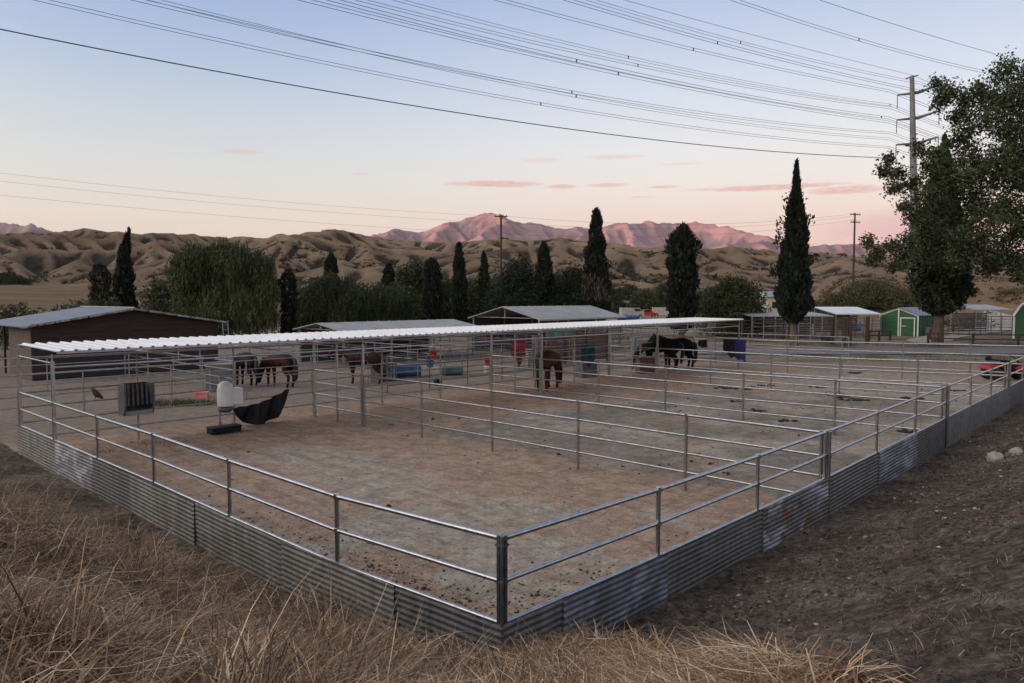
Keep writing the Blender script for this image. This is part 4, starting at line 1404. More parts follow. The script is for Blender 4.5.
for i, (px, yt, Y, w_, lb) in enumerate([(446, 275, 99, 46, 'low olive tree between the first two of the slim cypresses'), (472, 277, 99, 48, 'low olive tree between the tallest and the thinnest slim cypress'),
                                        (496, 274, 98, 44, 'low olive tree just right of the thinnest cypress, under the wooden pole'), (358, 282, 90, 52, 'dark low tree between the two drooping pepper trees'),
                                        (303, 286, 84, 40, 'low tree between the slim cypress and the dark pepper tree'), (556, 272, 96, 54, 'dark tree filling the gap behind the blunt cypress'), (404, 286, 90, 40, 'low tree below the loose olive green one')]):
    broad(px, yt, Y, w_, lb, 'olive' if i < 3 else 'willow_dk', .8, 7, 160 + i, group=TG, per=380)
rt = cypress(596, 209, 84, 27, 'tall ragged cypress with dead brown strands at mid height', 'egg', 'cyp', seed=17, tufts=16, group=TG, ragged=.3)
# dead hanging strands on it
rg = np.random.default_rng(9)
hh = at(596, 209, 84).z
n_ = 420
ph = rg.uniform(math.pi * .95, math.pi * 2.1, n_); uu = rg.uniform(.28, .48, n_)
c = np.stack([1.45 * np.cos(ph) * (.8 + .3 * rg.random(n_)), 1.45 * np.sin(ph) * (.9 + .25 * rg.random(n_)), uu * hh], 1)
leaves('dead_strands', c, unit(rg.normal(0, .25, (n_, 3)) + [0, 0, -1]) * rg.uniform(.25, .5, (n_, 1)), np.full(n_, .035), 'dead', rt, rg)
cypress(683, 225, 80, 27, 'columnar cypress with a blunt top right of the ragged one', 'column', 'cyp', seed=18, tufts=12, group=TG, ragged=.22)
broad(733, 276, 84, 60, 'rounded olive green tree between the columnar and the tallest cypress', 'olive', .5, 10, 20, group=TG, per=480)
q = gnd(790.5, 346)
cypress(793, 161, 66, 37, 'tallest sharply pointed cypress with bare trunk beside the lane', 'spire', 'cyp', seed=19, tufts=22, tb=.125, dens=1.1, group=TG, leaf=.85, ragged=.16, bx=q.x)
cypress(945, 134, 71, 45, 'dense dark tree with forked trunk standing in front of the cottonwood', 'blunt', 'cotton_dark', seed=21, tk=1.2, tufts=46, tb=.135, dens=1.15, leaf=.85, ragged=.34, wild=.85)
# fork of that trunk
q = at(944, 330, 71); q.z = 0

# cottonwood on the right: limbs come in from a trunk beyond the frame edge
def cottonwood():
    Y0 = 62.0
    lob = [(1006, 72, 17), (1024, 88, 20), (980, 92, 13), (965, 97, 12), (948, 92, 10), (943, 102, 10), (938, 84, 7), (985, 118, 22), (1015, 130, 25), (958, 118, 13),
           (960, 140, 14), (972, 158, 18), (920, 150, 7), (935, 155, 8), (889, 160, 6), (884, 171, 5), (898, 174, 8), (893, 188, 7), (912, 186, 11), (925, 198, 13), (940, 185, 16), (985, 172, 22),
           (1015, 185, 25), (905, 208, 7), (915, 220, 8), (950, 215, 20), (990, 215, 26), (1020, 225, 22), (868, 241, 4), (877, 252, 7), (892, 247, 8), (908, 242, 8),
           (872, 260, 5), (903, 257, 10), (930, 252, 16), (960, 250, 18), (1000, 250, 24), (1022, 268, 16), (987, 268, 11), (893, 268, 4), (930, 170, 12), (946, 163, 12), (962, 178, 15), (926, 226, 12), (965, 236, 17), (942, 238, 14), (985, 242, 17), (1012, 106, 20), (1000, 160, 21), (976, 196, 17), (1018, 160, 18), (1005, 210, 18), (995, 100, 14), (1045, 150, 40), (1050, 230, 40), (1045, 90, 30)]
    base = Vector(((1056 - 512) / F * Y0, Y0, 0))
    th = thing('cottonwood_tree', 'big open leafy tree filling the right edge with sky showing through', 'tree', base, world=False)
    rg = np.random.default_rng(77)
    hub = Vector((-.3, 0, 6.0))
    mb_ = MB()
    mb_.ptube([(0, 0, -.3), (.1, 0, 3), hub, (-.8, .3, 12), (-1.6, .3, 17), (-2.6, 0, 20)], [.75, .6, .55, .38, .24, .08], 10)
    spine = [hub, Vector((-.8, .3, 12)), Vector((-1.6, .3, 17))]
    cs, as_, ws = [], [], []
    info = []
    for (px, py, rpx) in lob:
        yy = Y0 + rg.uniform(-2.6, 2.6)
        info.append((at(px, py, yy) - base, rpx * yy / F))
    info.sort(key=lambda q_: -q_[0].x)
    placed = [(q_, .11) for q_ in spine]
    for c3, rad in info:
        s0, w0 = min(placed, key=lambda q_: (q_[0] - c3).length + .25 * max(q_[0].z - c3.z, 0))
        placed.append((c3, w0 * .74))
        md = s0.lerp(c3, .5) + Vector(rg.normal(0, .16, 3)) * (c3 - s0).length
        wl = Vector(rg.normal(0, .12, 3))
        mb_.ptube([s0, s0.lerp(md, .5) + wl, md, md.lerp(c3, .5) - wl, c3], [w0, w0 * .9, w0 * .82, w0 * .75, w0 * .6], 6)
        nt_ = int(14 + rad * rad * 22)
        for k in range(nt_):
            d = Vector(unit(rg.normal(size=(1, 3)))[0])
            e = c3 + d * (rad * (.35 + .62 * rg.random()))
            if rg.random() < .6:
                mb_.ptube([c3.lerp(md, .25 * rg.random()), c3.lerp(e, .6) + Vector(rg.normal(0, .08, 3)), e], [.03, .02, .008], 4, False)
            m_ = rg.integers(12, 24)
            cc = np.array(e) + rg.normal(0, .26, (m_, 3))
            ln = rg.uniform(.06, .155, m_)
            cs.append(cc); as_.append(unit(rg.normal(size=(m_, 3))) * ln[:, None]); ws.append(ln * rg.uniform(.55, .85, m_))
    mb_.build('trunk', 'bark_pale', th)
    leaves('crown', np.concatenate(cs), np.concatenate(as_), np.concatenate(ws), 'cotton', th, rg)


cottonwood()

# bushes: hillside, left row, far grove
bsh = [(872, 283, 112, 66, 'wide grey green bush on the hillside behind the green shed', 6.0), (905, 292, 108, 40, 'rounded bush on the hillside just right of the wide one', 4.5),
       (836, 293, 112, 34, 'low scrub bush at the left foot of the hillside', 3.2), (812, 300, 116, 26, 'small scrub bush beside the tall cypress on the hillside', 1.2),
       (960, 296, 118, 40, 'brown green bush on the hillside behind the dense tree', 5.0), (1010, 290, 118, 40, 'scrub bush on the slope behind the far pen roof', 5.0)]
for i, (px, yt, Y, w_, lb, bz) in enumerate(bsh):
    x_ = at(px, yt, Y).x
    broad(px, yt, Y, w_, lb, 'scrub', 0, 8, 60 + i, gz0(x_, Y), 'bush', .2, 330, 'bushes on the hillside', .8, .2, cat='bush')
lrow = [(4, 304, 62, 40), (22, 300, 66, 30), (38, 305, 60, 34), (58, 302, 64, 34), (76, 299, 66, 40), (92, 297, 70, 34), (112, 296, 72, 36)]
lrow_l = ['leftmost bush of the row behind the barn roof, at the frame edge', 'second bush from the left frame edge, a little taller', 'low bush of the row behind the lower roof edge',
          'middle bush of the row above the barn roof', 'bright rounded bush of the row halfway up the barn roof', 'bush of the row just left of the short blunt cypress', 'bush of the row at the foot of the pointed cypress']
for i, ((px, yt, Y, w_), lb) in enumerate(zip(lrow, lrow_l)):
    broad(px, yt, Y, w_, lb, 'olive', .2, 6, 80 + i, 0, 'bush', .18, 330, 'row of bushes behind the barn', .9, .2, cat='bush')
frow = [(608, 286, 190, 34), (628, 284, 200, 30), (645, 290, 185, 30), (662, 283, 205, 26), (675, 288, 190, 22), (702, 290, 200, 24), (755, 291, 190, 30), (775, 293, 180, 26), (712, 300, 150, 22)]
frow_l = ['far tree nearest the ragged cypress', 'taller far tree above the white vehicles', 'low far tree above the red truck', 'far tree with pointed top left of the columnar cypress', 'small far tree touching the columnar cypress',
          'far tree just right of the columnar cypress', 'far tree behind the cream house', 'far tree left of the tallest cypress', 'small bush in front of the far houses right of the columnar cypress']
for i, ((px, yt, Y, w_), lb) in enumerate(zip(frow, frow_l)):
    broad(px, yt, Y, w_, lb, 'far_leaf', 0, 7, 100 + i, 0, 'far_tree', .42, 170, 'far trees across the valley', .95, .3)
for i, (px, yt, Y, w_, lb) in enumerate([(2, 274, 520, 24, 'dark grove tree at the left edge below the hills'), (14, 277, 540, 22, 'dark grove tree second from the left edge'), (27, 280, 560, 18, 'smallest dark grove tree beside the golden field')]):
    t_ = at(px, yt, Y); bz = gz0(t_.x, Y)
    broad(px, yt, Y, w_, lb, 'far_leaf', 0, 7, 130 + i, bz, 'far_tree', .9, 120, 'dark trees by the golden field', .8, .3)

# ------------------------------------------------------------------ far houses and vehicles
def house(label, px, Y, w_, d_, ze, zp, wall, roof_m, rz=0.1, group='far houses'):
    q = at(px, 300, Y); bz = gz0(q.x, Y); q.z = bz
    th = thing('house', label, 'house', q, group)
    cx, sx = math.cos(rz), math.sin(rz)
    du, dv = Vector((cx, sx, 0)), Vector((-sx, cx, 0))
    f_ = lambda a, b_, z: q + du * a + dv * b_ + Z * z
    MB().prism([f_(-w_ / 2, 0, 0), f_(-w_ / 2, d_, 0), f_(-w_ / 2, d_, ze), f_(-w_ / 2, d_ / 2, zp), f_(-w_ / 2, 0, ze)], du * w_).build('wall', wall, th)
    MB().slab(f_(-w_ / 2 - .3, -.4, ze + .02), f_(w_ / 2 + .3, -.4, ze + .02), f_(w_ / 2 + .3, d_ / 2, zp + .12), f_(-w_ / 2 - .3, d_ / 2, zp + .12), .15).slab(
        f_(-w_ / 2 - .3, d_ / 2, zp + .12), f_(w_ / 2 + .3, d_ / 2, zp + .12), f_(w_ / 2 + .3, d_ + .4, ze + .02), f_(-w_ / 2 - .3, d_ + .4, ze + .02), .15).build('roof', roof_m, th)
    for k in range(2):
        MB().box(f_((k - .5) * w_ * .5, -.03, ze * .58), (w_ * .16, .08, ze * .32), rz).build('window', 'glass', th)
    MB().box(f_(0, -.03, ze * .36), (.95, .08, ze * .72), rz).build('door', 'white_paint', th)


house('cream house with low pale roof right of the olive tree', 766, 175, 9, 7, 4.6, 5.8, 'cream_wall', 'roof_grey')
house('small pale house behind the far trees beside the columnar cypress', 700, 215, 9, 7, 3.4, 4.6, 'dusty_white', 'roof_grey', -.1)
house('white trailer house at the left end of the far vehicles', 616, 190, 8, 4, 3.0, 3.5, 'dusty_white', 'roof_grey', .15)


def vehicle(name, label, cat, px, Y, body_m, rz, van=False, group=None):
    q = at(px, 300, Y); q.z = gz0(q.x, Y)
    th = thing(name, label, cat, q, group, rz=rz)
    side = [(-2.5, .45), (2.5, .45), (2.55, 1.0), (1.5, 1.12), (.95, 1.75), (-.55, 1.78), (-.75, 1.1), (-2.5, 1.1)]
    if van:
        side = [(-2.6, .45), (2.6, .45), (2.6, 1.2), (2.0, 1.35), (1.5, 2.15), (-2.6, 2.2)]
    b_ = MB().prism([(a, -.9, z) for a, z in side], (0, 1.8, 0)).build('body', body_m, th)
    gl = [(.95, 1.2), (.75, 1.65), (-.45, 1.68), (-.6, 1.2)] if not van else [(1.85, 1.4), (1.45, 1.98), (.3, 2.0), (.3, 1.4)]
    MB().prism([(a, -.915, z) for a, z in gl], (0, 1.83, 0)).build('window', 'glass', th)
    for a in (-1.6, 1.6):
        for s_ in (-.92, .7):
            MB().tube((a, s_, .38), (a, s_ + .22, .38), .38, n=14).build('wheel', 'tyre', th)
    return th


VG = 'far parked vehicles'
vehicle('pickup_truck', 'far red pickup truck left of the columnar cypress', 'truck', 646, 165, 'red', .1)
vehicle('van', 'white van just left of the far red truck', 'van', 632, 163, 'dusty_white', .2, True, VG)
vehicle('van', 'white van between the red truck and the columnar cypress', 'van', 664, 168, 'dusty_white', -.1, True, VG)
vehicle('pickup_truck', 'white pickup right of the columnar cypress', 'truck', 716, 160, 'white_paint', .3, False, VG)
# white rail fence in the far yard
th = thing('rail_fence', 'white slatted fence beyond the blue tarp', 'fence', at(636, 318, 105))
a_, c_ = at(634, 318, 112), at(672, 312, 118); a_.z = c_.z = 0
for i in range(13):
    q = a_.lerp(c_, i / 12)
    MB().box(q + Z * .8, (.14, .12, 1.6), .2).build('post', 'dusty_white', th)
for zz in (.6, 1.4):
    MB().tube(a_ + Z * zz, c_ + Z * zz, .05, n=5).build('rail', 'dusty_white', th)

# ------------------------------------------------------------------ poles, pylon, power lines
def wood_pole(label, px, yt, Y, base_z, arms):
    t_ = at(px, yt, Y)
    th = thing('utility_pole', label, 'pole', Vector((t_.x, Y, base_z)), 'wooden utility poles')
    MB().tube(Vector((t_.x, Y, base_z - .3)), t_, .20, .14, 9).build('mast', 'wood_pole', th)
    for dz, half, off in arms:
        c_ = t_ - Z * dz + Vector((off, -.16, 0))
        ar = MB().box(c_, (2 * half, .12, .14), .25).build('crossarm', 'wood_pole', th)
        for k in (-.85, -.35, .35, .85):
            qq = c_ + Vector((math.cos(.25), math.sin(.25), 0)) * (half * k)
            MB().lathe([(.05, .06), (.07, .12), (.04, .2), (.06, .26), (.02, .32)], qq, 8).build('insulator', 'insulator', ar)
    return t_


PA = wood_pole('wooden utility pole rising from the dark round trees in the middle', 501, 215, 112, 0, [(.25, 1.0, 0), (3.5, .7, .5), (7.8, .6, -.6)])
PB = wood_pole('wooden utility pole on the hillside right of the tallest cypress', 855, 213, 136, gz0(at(855, 213, 136).x, 136), [(.3, 1.1, 0), (1.7, 1.0, 0)])

HD = Vector((-153, -90, 0)).normalized()        # heading of the high-voltage line, towards the camera side
AX = Vector((90, -153, 0)).normalized()
PY = 165.0
TB = at(912, 290, PY); tz0 = gz0(TB.x, PY)
TT = at(912, 76, PY)
py_ = thing('power_pylon', 'tall pale tubular power pylon with three pairs of arms behind the cottonwood', 'pylon', Vector((TB.x, PY, tz0)))
MB().ptube([Vector((TB.x, PY, tz0)), Vector((TB.x, PY, tz0 + 14)), TT], [1.05, .85, .45], 16).build('mast', 'steel_pale', py_)
MB().lathe([(1.9, -.5), (1.9, .9), (1.7, 1.0), (0, 1.0)], Vector((TB.x, PY, tz0)), 20).build('footing', 'concrete', py_)
MB().tube(TT - Z * .2 - AX * 1.4, TT - Z * .2 + AX * 1.4, .14, .14, 6).build('top_bracket', 'steel_arm', py_)
tips = {}
for k, yy in enumerate((90, 115.5, 141)):
    c_ = Vector((TB.x, PY, at(912, yy + 2, PY).z))
    for sd, nm in ((-1, 'L'), (1, 'R')):
        tp_ = c_ + AX * (4.75 * sd) + Z * .45
        ar = MB().ptube([c_ - Z * .1, tp_], [.36, .17], 8).build('arm', 'steel_arm', py_)
        tips[nm, k] = tp_
        MB().lathe([(.04, 0), (.12, -.2), (.07, -.35), (.12, -.6), (.07, -.8), (.12, -1.1), (.07, -1.4), (.12, -1.7), (.07, -2.1), (.12, -2.5), (.07, -2.8), (.1, -3.0)], tp_, 8).build('insulator', 'insulator', ar)


def plane_hit(px, py, p0, hd):
    """point seen at a pixel on the vertical plane through p0 with heading hd"""
    d = ray(px, py); nrm = Vector((-hd.y, hd.x, 0))
    k = (p0 - EYE).dot(nrm) / d.dot(nrm)
    return EYE + d * k


def wire(pix, p0, hd, label, group, bundle=1, rad=.05, past=0.0, name='power_line', gap=.42, extend=1.25):
    pts = [plane_hit(x, y, p0, hd) for x, y in pix]
    sd = np.array([(p - p0).dot(hd) for p in pts]); zz = np.array([p.z for p in pts])
    co = np.polyfit(sd, zz, 2)
    smax = sd.max() * extend
    grid = np.linspace(sd.min(), smax, 60)
    ctr = [p0 * 1 + hd * (s_) for s_ in grid]
    ctr = [Vector((c_.x, c_.y, float(np.polyval(co, s_)))) for c_, s_ in zip(ctr, grid)]
    if past:                                        # the next span, leading away beyond the pylon
        pre = []
        z0_ = ctr[0].z
        for s_ in np.linspace(-past, -4, 10):
            c_ = ctr[0] + hd * s_
            pre.append(Vector((c_.x, c_.y, z0_ + s_ * .10)))
        ctr = pre + ctr
    mb_ = MB()
    if bundle == 1:
        mb_.ptube(ctr, rad, 5)
    else:
        for o in (-gap / 2, gap / 2):
            mb_.ptube([c_ + Z * o * .8 + AX * o * .6 for c_ in ctr], rad * .66, 5)
        for i in range(7 + int(abs(pix[0][0])) % 5, len(ctr) - 2, 30):
            c_ = ctr[i]
            mb_.box(c_, (.18, .10, gap + .05), .5)
    o = mb_.build(name, 'cable')
    tag(o, label, 'power line', group)
    return o


HV = 'high voltage conductors'
TR = lambda nm, k: tips[nm, k] - Z * 3.0
wire([(0, 30), (200, 67), (512, 121), (700, 145), (880, 157.5)], TR('L', 2), HD, 'lowest single dark cable sweeping from the left frame edge to the pylon', HV, 1, .075, 60)
wire([(35, 0), (200, 34), (512, 99), (700, 129), (888, 147)], TR('L', 2), HD, 'double cable next above the lowest single one', HV, 2, .05, 60)
wire([(130, 0), (200, 12), (512, 81), (700, 113), (891, 133)], TR('L', 1), HD, 'upper of the two double cables meeting the frame top nearest the left corner pair', HV, 2, .05, 60)
wire([(150, 0), (220, 14.5), (512, 85), (700, 116.5), (889, 139)], TR('L', 1), HD, 'lower companion of the double cable ending at the middle left arm', HV, 2, .045, 60)
wire([(305, 0), (512, 50), (700, 90.5), (889, 122)], TR('R', 1), HD, 'double cable third from the bottom at the centre of the sky', HV, 2, .05, 60)
wire([(334, 0), (560, 57), (700, 87), (889, 118)], TR('R', 1), HD, 'dark double cable just above the third from the bottom', HV, 2, .055, 60)
wire([(361, 0), (560, 48), (700, 78), (892, 108)], TR('L', 0), HD, 'double cable ending at the top left arm of the pylon', HV, 2, .05, 60)
wire([(398, 0), (560, 41), (700, 73), (890, 105)], TR('L', 0), HD, 'faint upper companion of the cable on the top left arm', HV, 2, .045, 60)
wire([(500, 0), (560, 15.5), (700, 51), (890, 91)], TR('R', 0), HD, 'double cable crossing the frame top right of centre, passing just above the top arm', HV, 2, .05, 60)
wire([(569, 0), (700, 38), (800, 64), (925, 92)], TR('R', 0), HD, 'dark double cable leading to the right end of the top arm', HV, 2, .055, 60)
wire([(592, 0), (700, 32), (800, 57), (920, 83)], TR('R', 0), HD, 'double cable directly below the thin top wire', HV, 2, .045, 60)
wire([(625, 0), (700, 21), (800, 47), (912, 75)], TT - Z * .2, HD, 'thin earth wire running to the very top of the pylon', HV, 1, .035, 60)
QN = at(985, 72, 150)
wire([(735, 0), (850, 37), (985, 72)], QN, HD, 'double cable vanishing into the top of the cottonwood', HV, 2, .05, 20)
wire([(820, 0), (900, 26), (992, 53)], at(992, 53, 150), HD, 'thin single wire at the upper right corner above the cottonwood', HV, 1, .04, 20)
HD2 = Vector((-1, -.42, 0)).normalized()
for dy, lb in ((0, 'highest of three faint wires low in the left sky'), (8, 'middle of three faint wires low in the left sky'), (22, 'lowest of three faint wires low in the left sky')):
    e = PA - Z * (.1 + dy * .12)
    yb = 298 - (e.z - H) * F / e.y
    wire([(0, 173 + dy), (250, 199 + dy * .85), (500, yb)], e, HD2, lb, 'faint distribution wires', 1, .012, 0, 'distribution_wire')
    e2 = PB - Z * (.1 + dy * .05)
    q1 = Vector((e.x, e.y, e.z)); pts = []
    for i in range(21):
        f_ = i / 20
        c_ = q1.lerp(e2, f_); c_.z -= 1.6 * 4 * f_ * (1 - f_)
        pts.append(c_)
    o = MB().ptube(pts, .015, 4).build('distribution_wire', 'cable')
    tag(o, {0: 'highest', 8: 'middle', 22: 'lowest'}[dy] + ' faint wire strung between the two wooden poles', 'power line', 'faint distribution wires')

# ------------------------------------------------------------------ horses
def horse(label, loc, rz, coat, head='down', scale=1.0, hair='hair', group='horses in the yards', seed=0, socks=None):
    rg = random.Random(seed)
    th = thing('horse', label, 'horse', loc, group, rz=rz)
    j = lambda a: rg.uniform(-a, a)
    V_, E_, R_ = [], [], []

    def vtx(x, y, z, r, par=None, ry=None):
        V_.append((x, y, z)); R_.append((r, ry or r))
        if par is not None:
            E_.append((par, len(V_) - 1))
        return len(V_) - 1
    pel = vtx(-.58, 0, 1.27, .285, None, .29)
    loin = vtx(-.25, 0, 1.26, .275, pel, .275)
    bar = vtx(.10, 0, 1.20, .30, loin, .29)
    gir = vtx(.40, 0, 1.19, .295, bar, .27)
    sho = vtx(.62, 0, 1.25, .25, gir, .215)
    dock = vtx(-.84, 0, 1.25, .15, pel)
    if head == 'down':
        nk = [(.86, 0, 1.16, .19, .12), (1.08, 0, .90, .145, .095), (1.26, 0, .62, .115, .085), (1.33, 0, .47, .115, .085), (1.36, 0, .28, .09, .07), (1.40, 0, .10, .062, .055)]
    elif head == 'level':
        nk = [(.86, 0, 1.38, .20, .12), (1.12, 0, 1.50, .15, .09), (1.38, 0, 1.60, .115, .08), (1.50, 0, 1.56, .115, .085), (1.63, 0, 1.40, .09, .07), (1.75, 0, 1.22, .062, .055)]
    else:
        nk = [(.82, 0, 1.46, .21, .12), (1.00, 0, 1.70, .155, .09), (1.16, 0, 1.90, .115, .08), (1.27, 0, 1.92, .11, .085), (1.42, 0, 1.74, .085, .07), (1.54, 0, 1.58, .06, .055)]
    pr = sho
    ids = []
    for x, y, z, r, ry in nk:
        pr = vtx(x, y + j(.01), z, r, pr, ry); ids.append(pr)
    poll = nk[2]
    for s_ in (-1, 1):                                # ears
        e1 = vtx(poll[0] - .02 + .03, s_ * .07, poll[2] + .11, .035, ids[2])
        vtx(poll[0] + .02, s_ * .085, poll[2] + .23, .012, e1)
    for s_ in (-1, 1):
        sw = j(.10)
        a = vtx(-.62, s_ * .155, 1.02, .20, pel, .15)
        b_ = vtx(-.50 + sw * .4, s_ * .165, .80, .125, a, .10)
        c_ = vtx(-.76 + sw, s_ * .155, .53, .062, b_, .052)
        d_ = vtx(-.72 + sw, s_ * .155, .20, .043, c_, .038)
        e_ = vtx(-.69 + sw, s_ * .155, .115, .05, d_, .045)
        vtx(-.64 + sw, s_ * .155, .025, .062, e_, .058)
        sw = j(.08)
        a = vtx(.58, s_ * .150, .98, .135, sho, .10)
        b_ = vtx(.56 + sw * .5, s_ * .155, .72, .082, a, .068)
        c_ = vtx(.57 + sw, s_ * .155, .48, .056, b_, .052)
        d_ = vtx(.56 + sw, s_ * .155, .19, .040, c_, .036)
        e_ = vtx(.58 + sw, s_ * .155, .11, .048, d_, .043)
        vtx(.62 + sw, s_ * .155, .025, .060, e_, .056)
    me = bpy.data.meshes.new('body_cage'); me.from_pydata(V_, E_, [])
    tmp = bpy.data.objects.new('body_cage', me); COL.objects.link(tmp)
    sk = tmp.modifiers.new('Skin', 'SKIN'); sk.use_smooth_shade = True
    for i, dta in enumerate(me.skin_vertices[0].data):
        dta.radius = (R_[i][0] * 1.27, R_[i][1] * 1.27); dta.use_root = (i == 0)
    sb = tmp.modifiers.new('Sub', 'SUBSURF'); sb.levels = 2; sb.render_levels = 2
    dg = bpy.context.evaluated_depsgraph_get()
    bm_ = bpy.data.meshes.new_from_object(tmp.evaluated_get(dg))
    bpy.data.objects.remove(tmp)
    bm_.materials.clear(); bm_.materials.append(M[coat])
    for p_ in bm_.polygons:
        p_.use_smooth = True; p_.material_index = 0
    bm_.name = 'body'
    bo = bpy.data.objects.new('body', bm_); COL.objects.link(bo); bo.parent = th
    mb_ = MB().ptube([(-.86, 0, 1.34), (-1.0, 0, 1.22), (-1.04, j(.05), .85), (-1.0, j(.07), .45), (-.98, 0, .30)], [.05, .085, .10, .075, .02], 8)
    mb_.build('tail', hair, th)
    mb_ = MB()
    for k in range(4):
        x0, _, z0, r0, _ = nk[k]
        x1, _, z1, r1, _ = nk[k + 1]
        if k == 3:
            break
        dn = Vector((-(z1 - z0), 0, x1 - x0)).normalized()
        for q_ in range(5):
            f_ = q_ / 5
            bp = Vector((x0 + (x1 - x0) * f_, 0, z0 + (z1 - z0) * f_)) + dn * ((r0 + (r1 - r0) * f_) * .85)
            mb_.ptube([bp, bp + dn * .06 + Vector((0, .06, 0)), bp - dn * .10 + Vector((0, .15, -.03))], [.04, .035, .008], 5)
    mb_.build('mane', hair, th)
    th.scale = (scale, scale, scale)
    return th


def fz(px, py, z=0.0):
    q_ = gnd(px, py, z); return q_


AUZ = math.pi / 2 - AU
horse('dark bay horse standing directly right of the tall grey feed box', fz(246, 386), math.pi - .75, 'coat_dark', 'down', 1.08, seed=1)
horse('bay horse grazing with its head down, right of the dark bay one', fz(280, 387), math.pi - .55, 'coat_bay', 'down', 1.08, seed=2)
horse('bay horse standing with raised head facing left beside the pale feeder', fz(365, 384), math.pi - .1, 'coat_bay', 'level', 1.08, seed=3)
horse('chestnut horse with lowered head standing under the white shelter', fz(548, 390), R(68), 'coat_chestnut', 'down', 1.24, seed=4)
horse('black horse standing at the far end of the white shelter', fz(661, 371), math.pi + .12, 'coat_black', 'down', 1.26, seed=5)
horse('black horse standing behind the other black one, its rump to the right', fz(678, 369), math.pi + .35, 'coat_black', 'level', 1.22, seed=6)

# ------------------------------------------------------------------ feeders, tubs, buckets, blankets
# wall hung hay feeder on the back fence
f0 = W(2.45, 18.12)
fd = thing('hay_feeder', 'slotted grey hay feeder hung on the back fence near the left corner', 'feeder', f0)
fb = Vector((f0.x, f0.y, 0))
mb = MB()
mb.prism([fb + V * 0 + Z * .85, fb - V * .38 + Z * .85, fb - V * .50 + Z * 1.15, fb - V * .50 + Z * 1.78, fb + Z * 1.78], U * .06)
mb.build('end_panel', 'grey_box', fd)
mb = MB()
mb.prism([fb + U * .80 + Z * .85, fb + U * .80 - V * .38 + Z * .85, fb + U * .80 - V * .50 + Z * 1.15, fb + U * .80 - V * .50 + Z * 1.78, fb + U * .80 + Z * 1.78], U * .06)
mb.build('end_panel', 'grey_box', fd)
MB().box(fb + U * .43 - V * .02 + Z * 1.32, (.73, .03, .92), AUZ).build('back_panel', 'dark_grey', fd)
mb = MB()
for i in range(6):
    q = fb + U * (.12 + i * .128) - V * .49
    mb.box(q + Z * 1.47, (.05, .03, .62), AUZ)
mb.build('bars', 'pipe_dark2', fd)
MB().box(fb + U * .43 - V * .24 + Z * .92, (.73, .46, .14), AUZ).build('tray', 'grey_pale', fd)

# grey steel box feeder behind the fence
q = gnd(221, 391)
bx = thing('feed_box', 'tall grey steel feed box left of the two horses by the barn', 'feeder', q)
MB().box(q + Z * .62, (1.15, .75, 1.24), .12).build('box', 'grey_box', bx)
MB().box(q + Z * 1.27 - Vector((0, .02, 0)), (1.22, .82, .06), .12).build('lid', 'grey_pale', bx)
MB().box(q + Vector((-.32, -.42, .62)), (.06, .05, 1.2), .12).build('seam_strip', 'grey_pale', bx)

# waterer: pipe stand with two white jugs above a bowl
wq = W(5.45, 17.95)
wt = thing('automatic_waterer', 'white plastic water drum and jug on a pipe stand at the back fence', 'waterer', wq)
MB().tube(wq, wq + Z * 1.75, .035, n=8).build('stand', 'pipe', wt)
c_ = wq - V * .18 + U * .12
MB().lathe([(.0, .82), (.24, .82), (.255, .87), (.255, 1.36), (.22, 1.52), (.13, 1.60), (.08, 1.63), (0, 1.63)], c_, 20).build('drum', 'white_plastic', wt)
MB().box(wq + U * .50 - V * .15 + Z * 1.12, (.34, .26, .52), AUZ).build('jug', 'white_plastic', wt)
MB().lathe([(0, .60), (.16, .62), (.24, .70), (.25, .78), (.0, .78)], c_, 16).build('bowl', 'grey_box', wt)
MB().tube(wq + Z * .02, wq + Z * .30, .06, n=8).build('foot', 'grey_pale', wt)
q = wq - V * .40 - U * .05
o = MB().box(q + Z * .11, (.95, .42, .2), AUZ)
o.box(q + Z * .205, (1.0, .47, .03), AUZ)
tb_ = o.build('feed_tub', 'black', None, loc=(q.x, q.y, 0))
tag(tb_, 'low black rubber tub on the ground below the white water drum', 'tub')


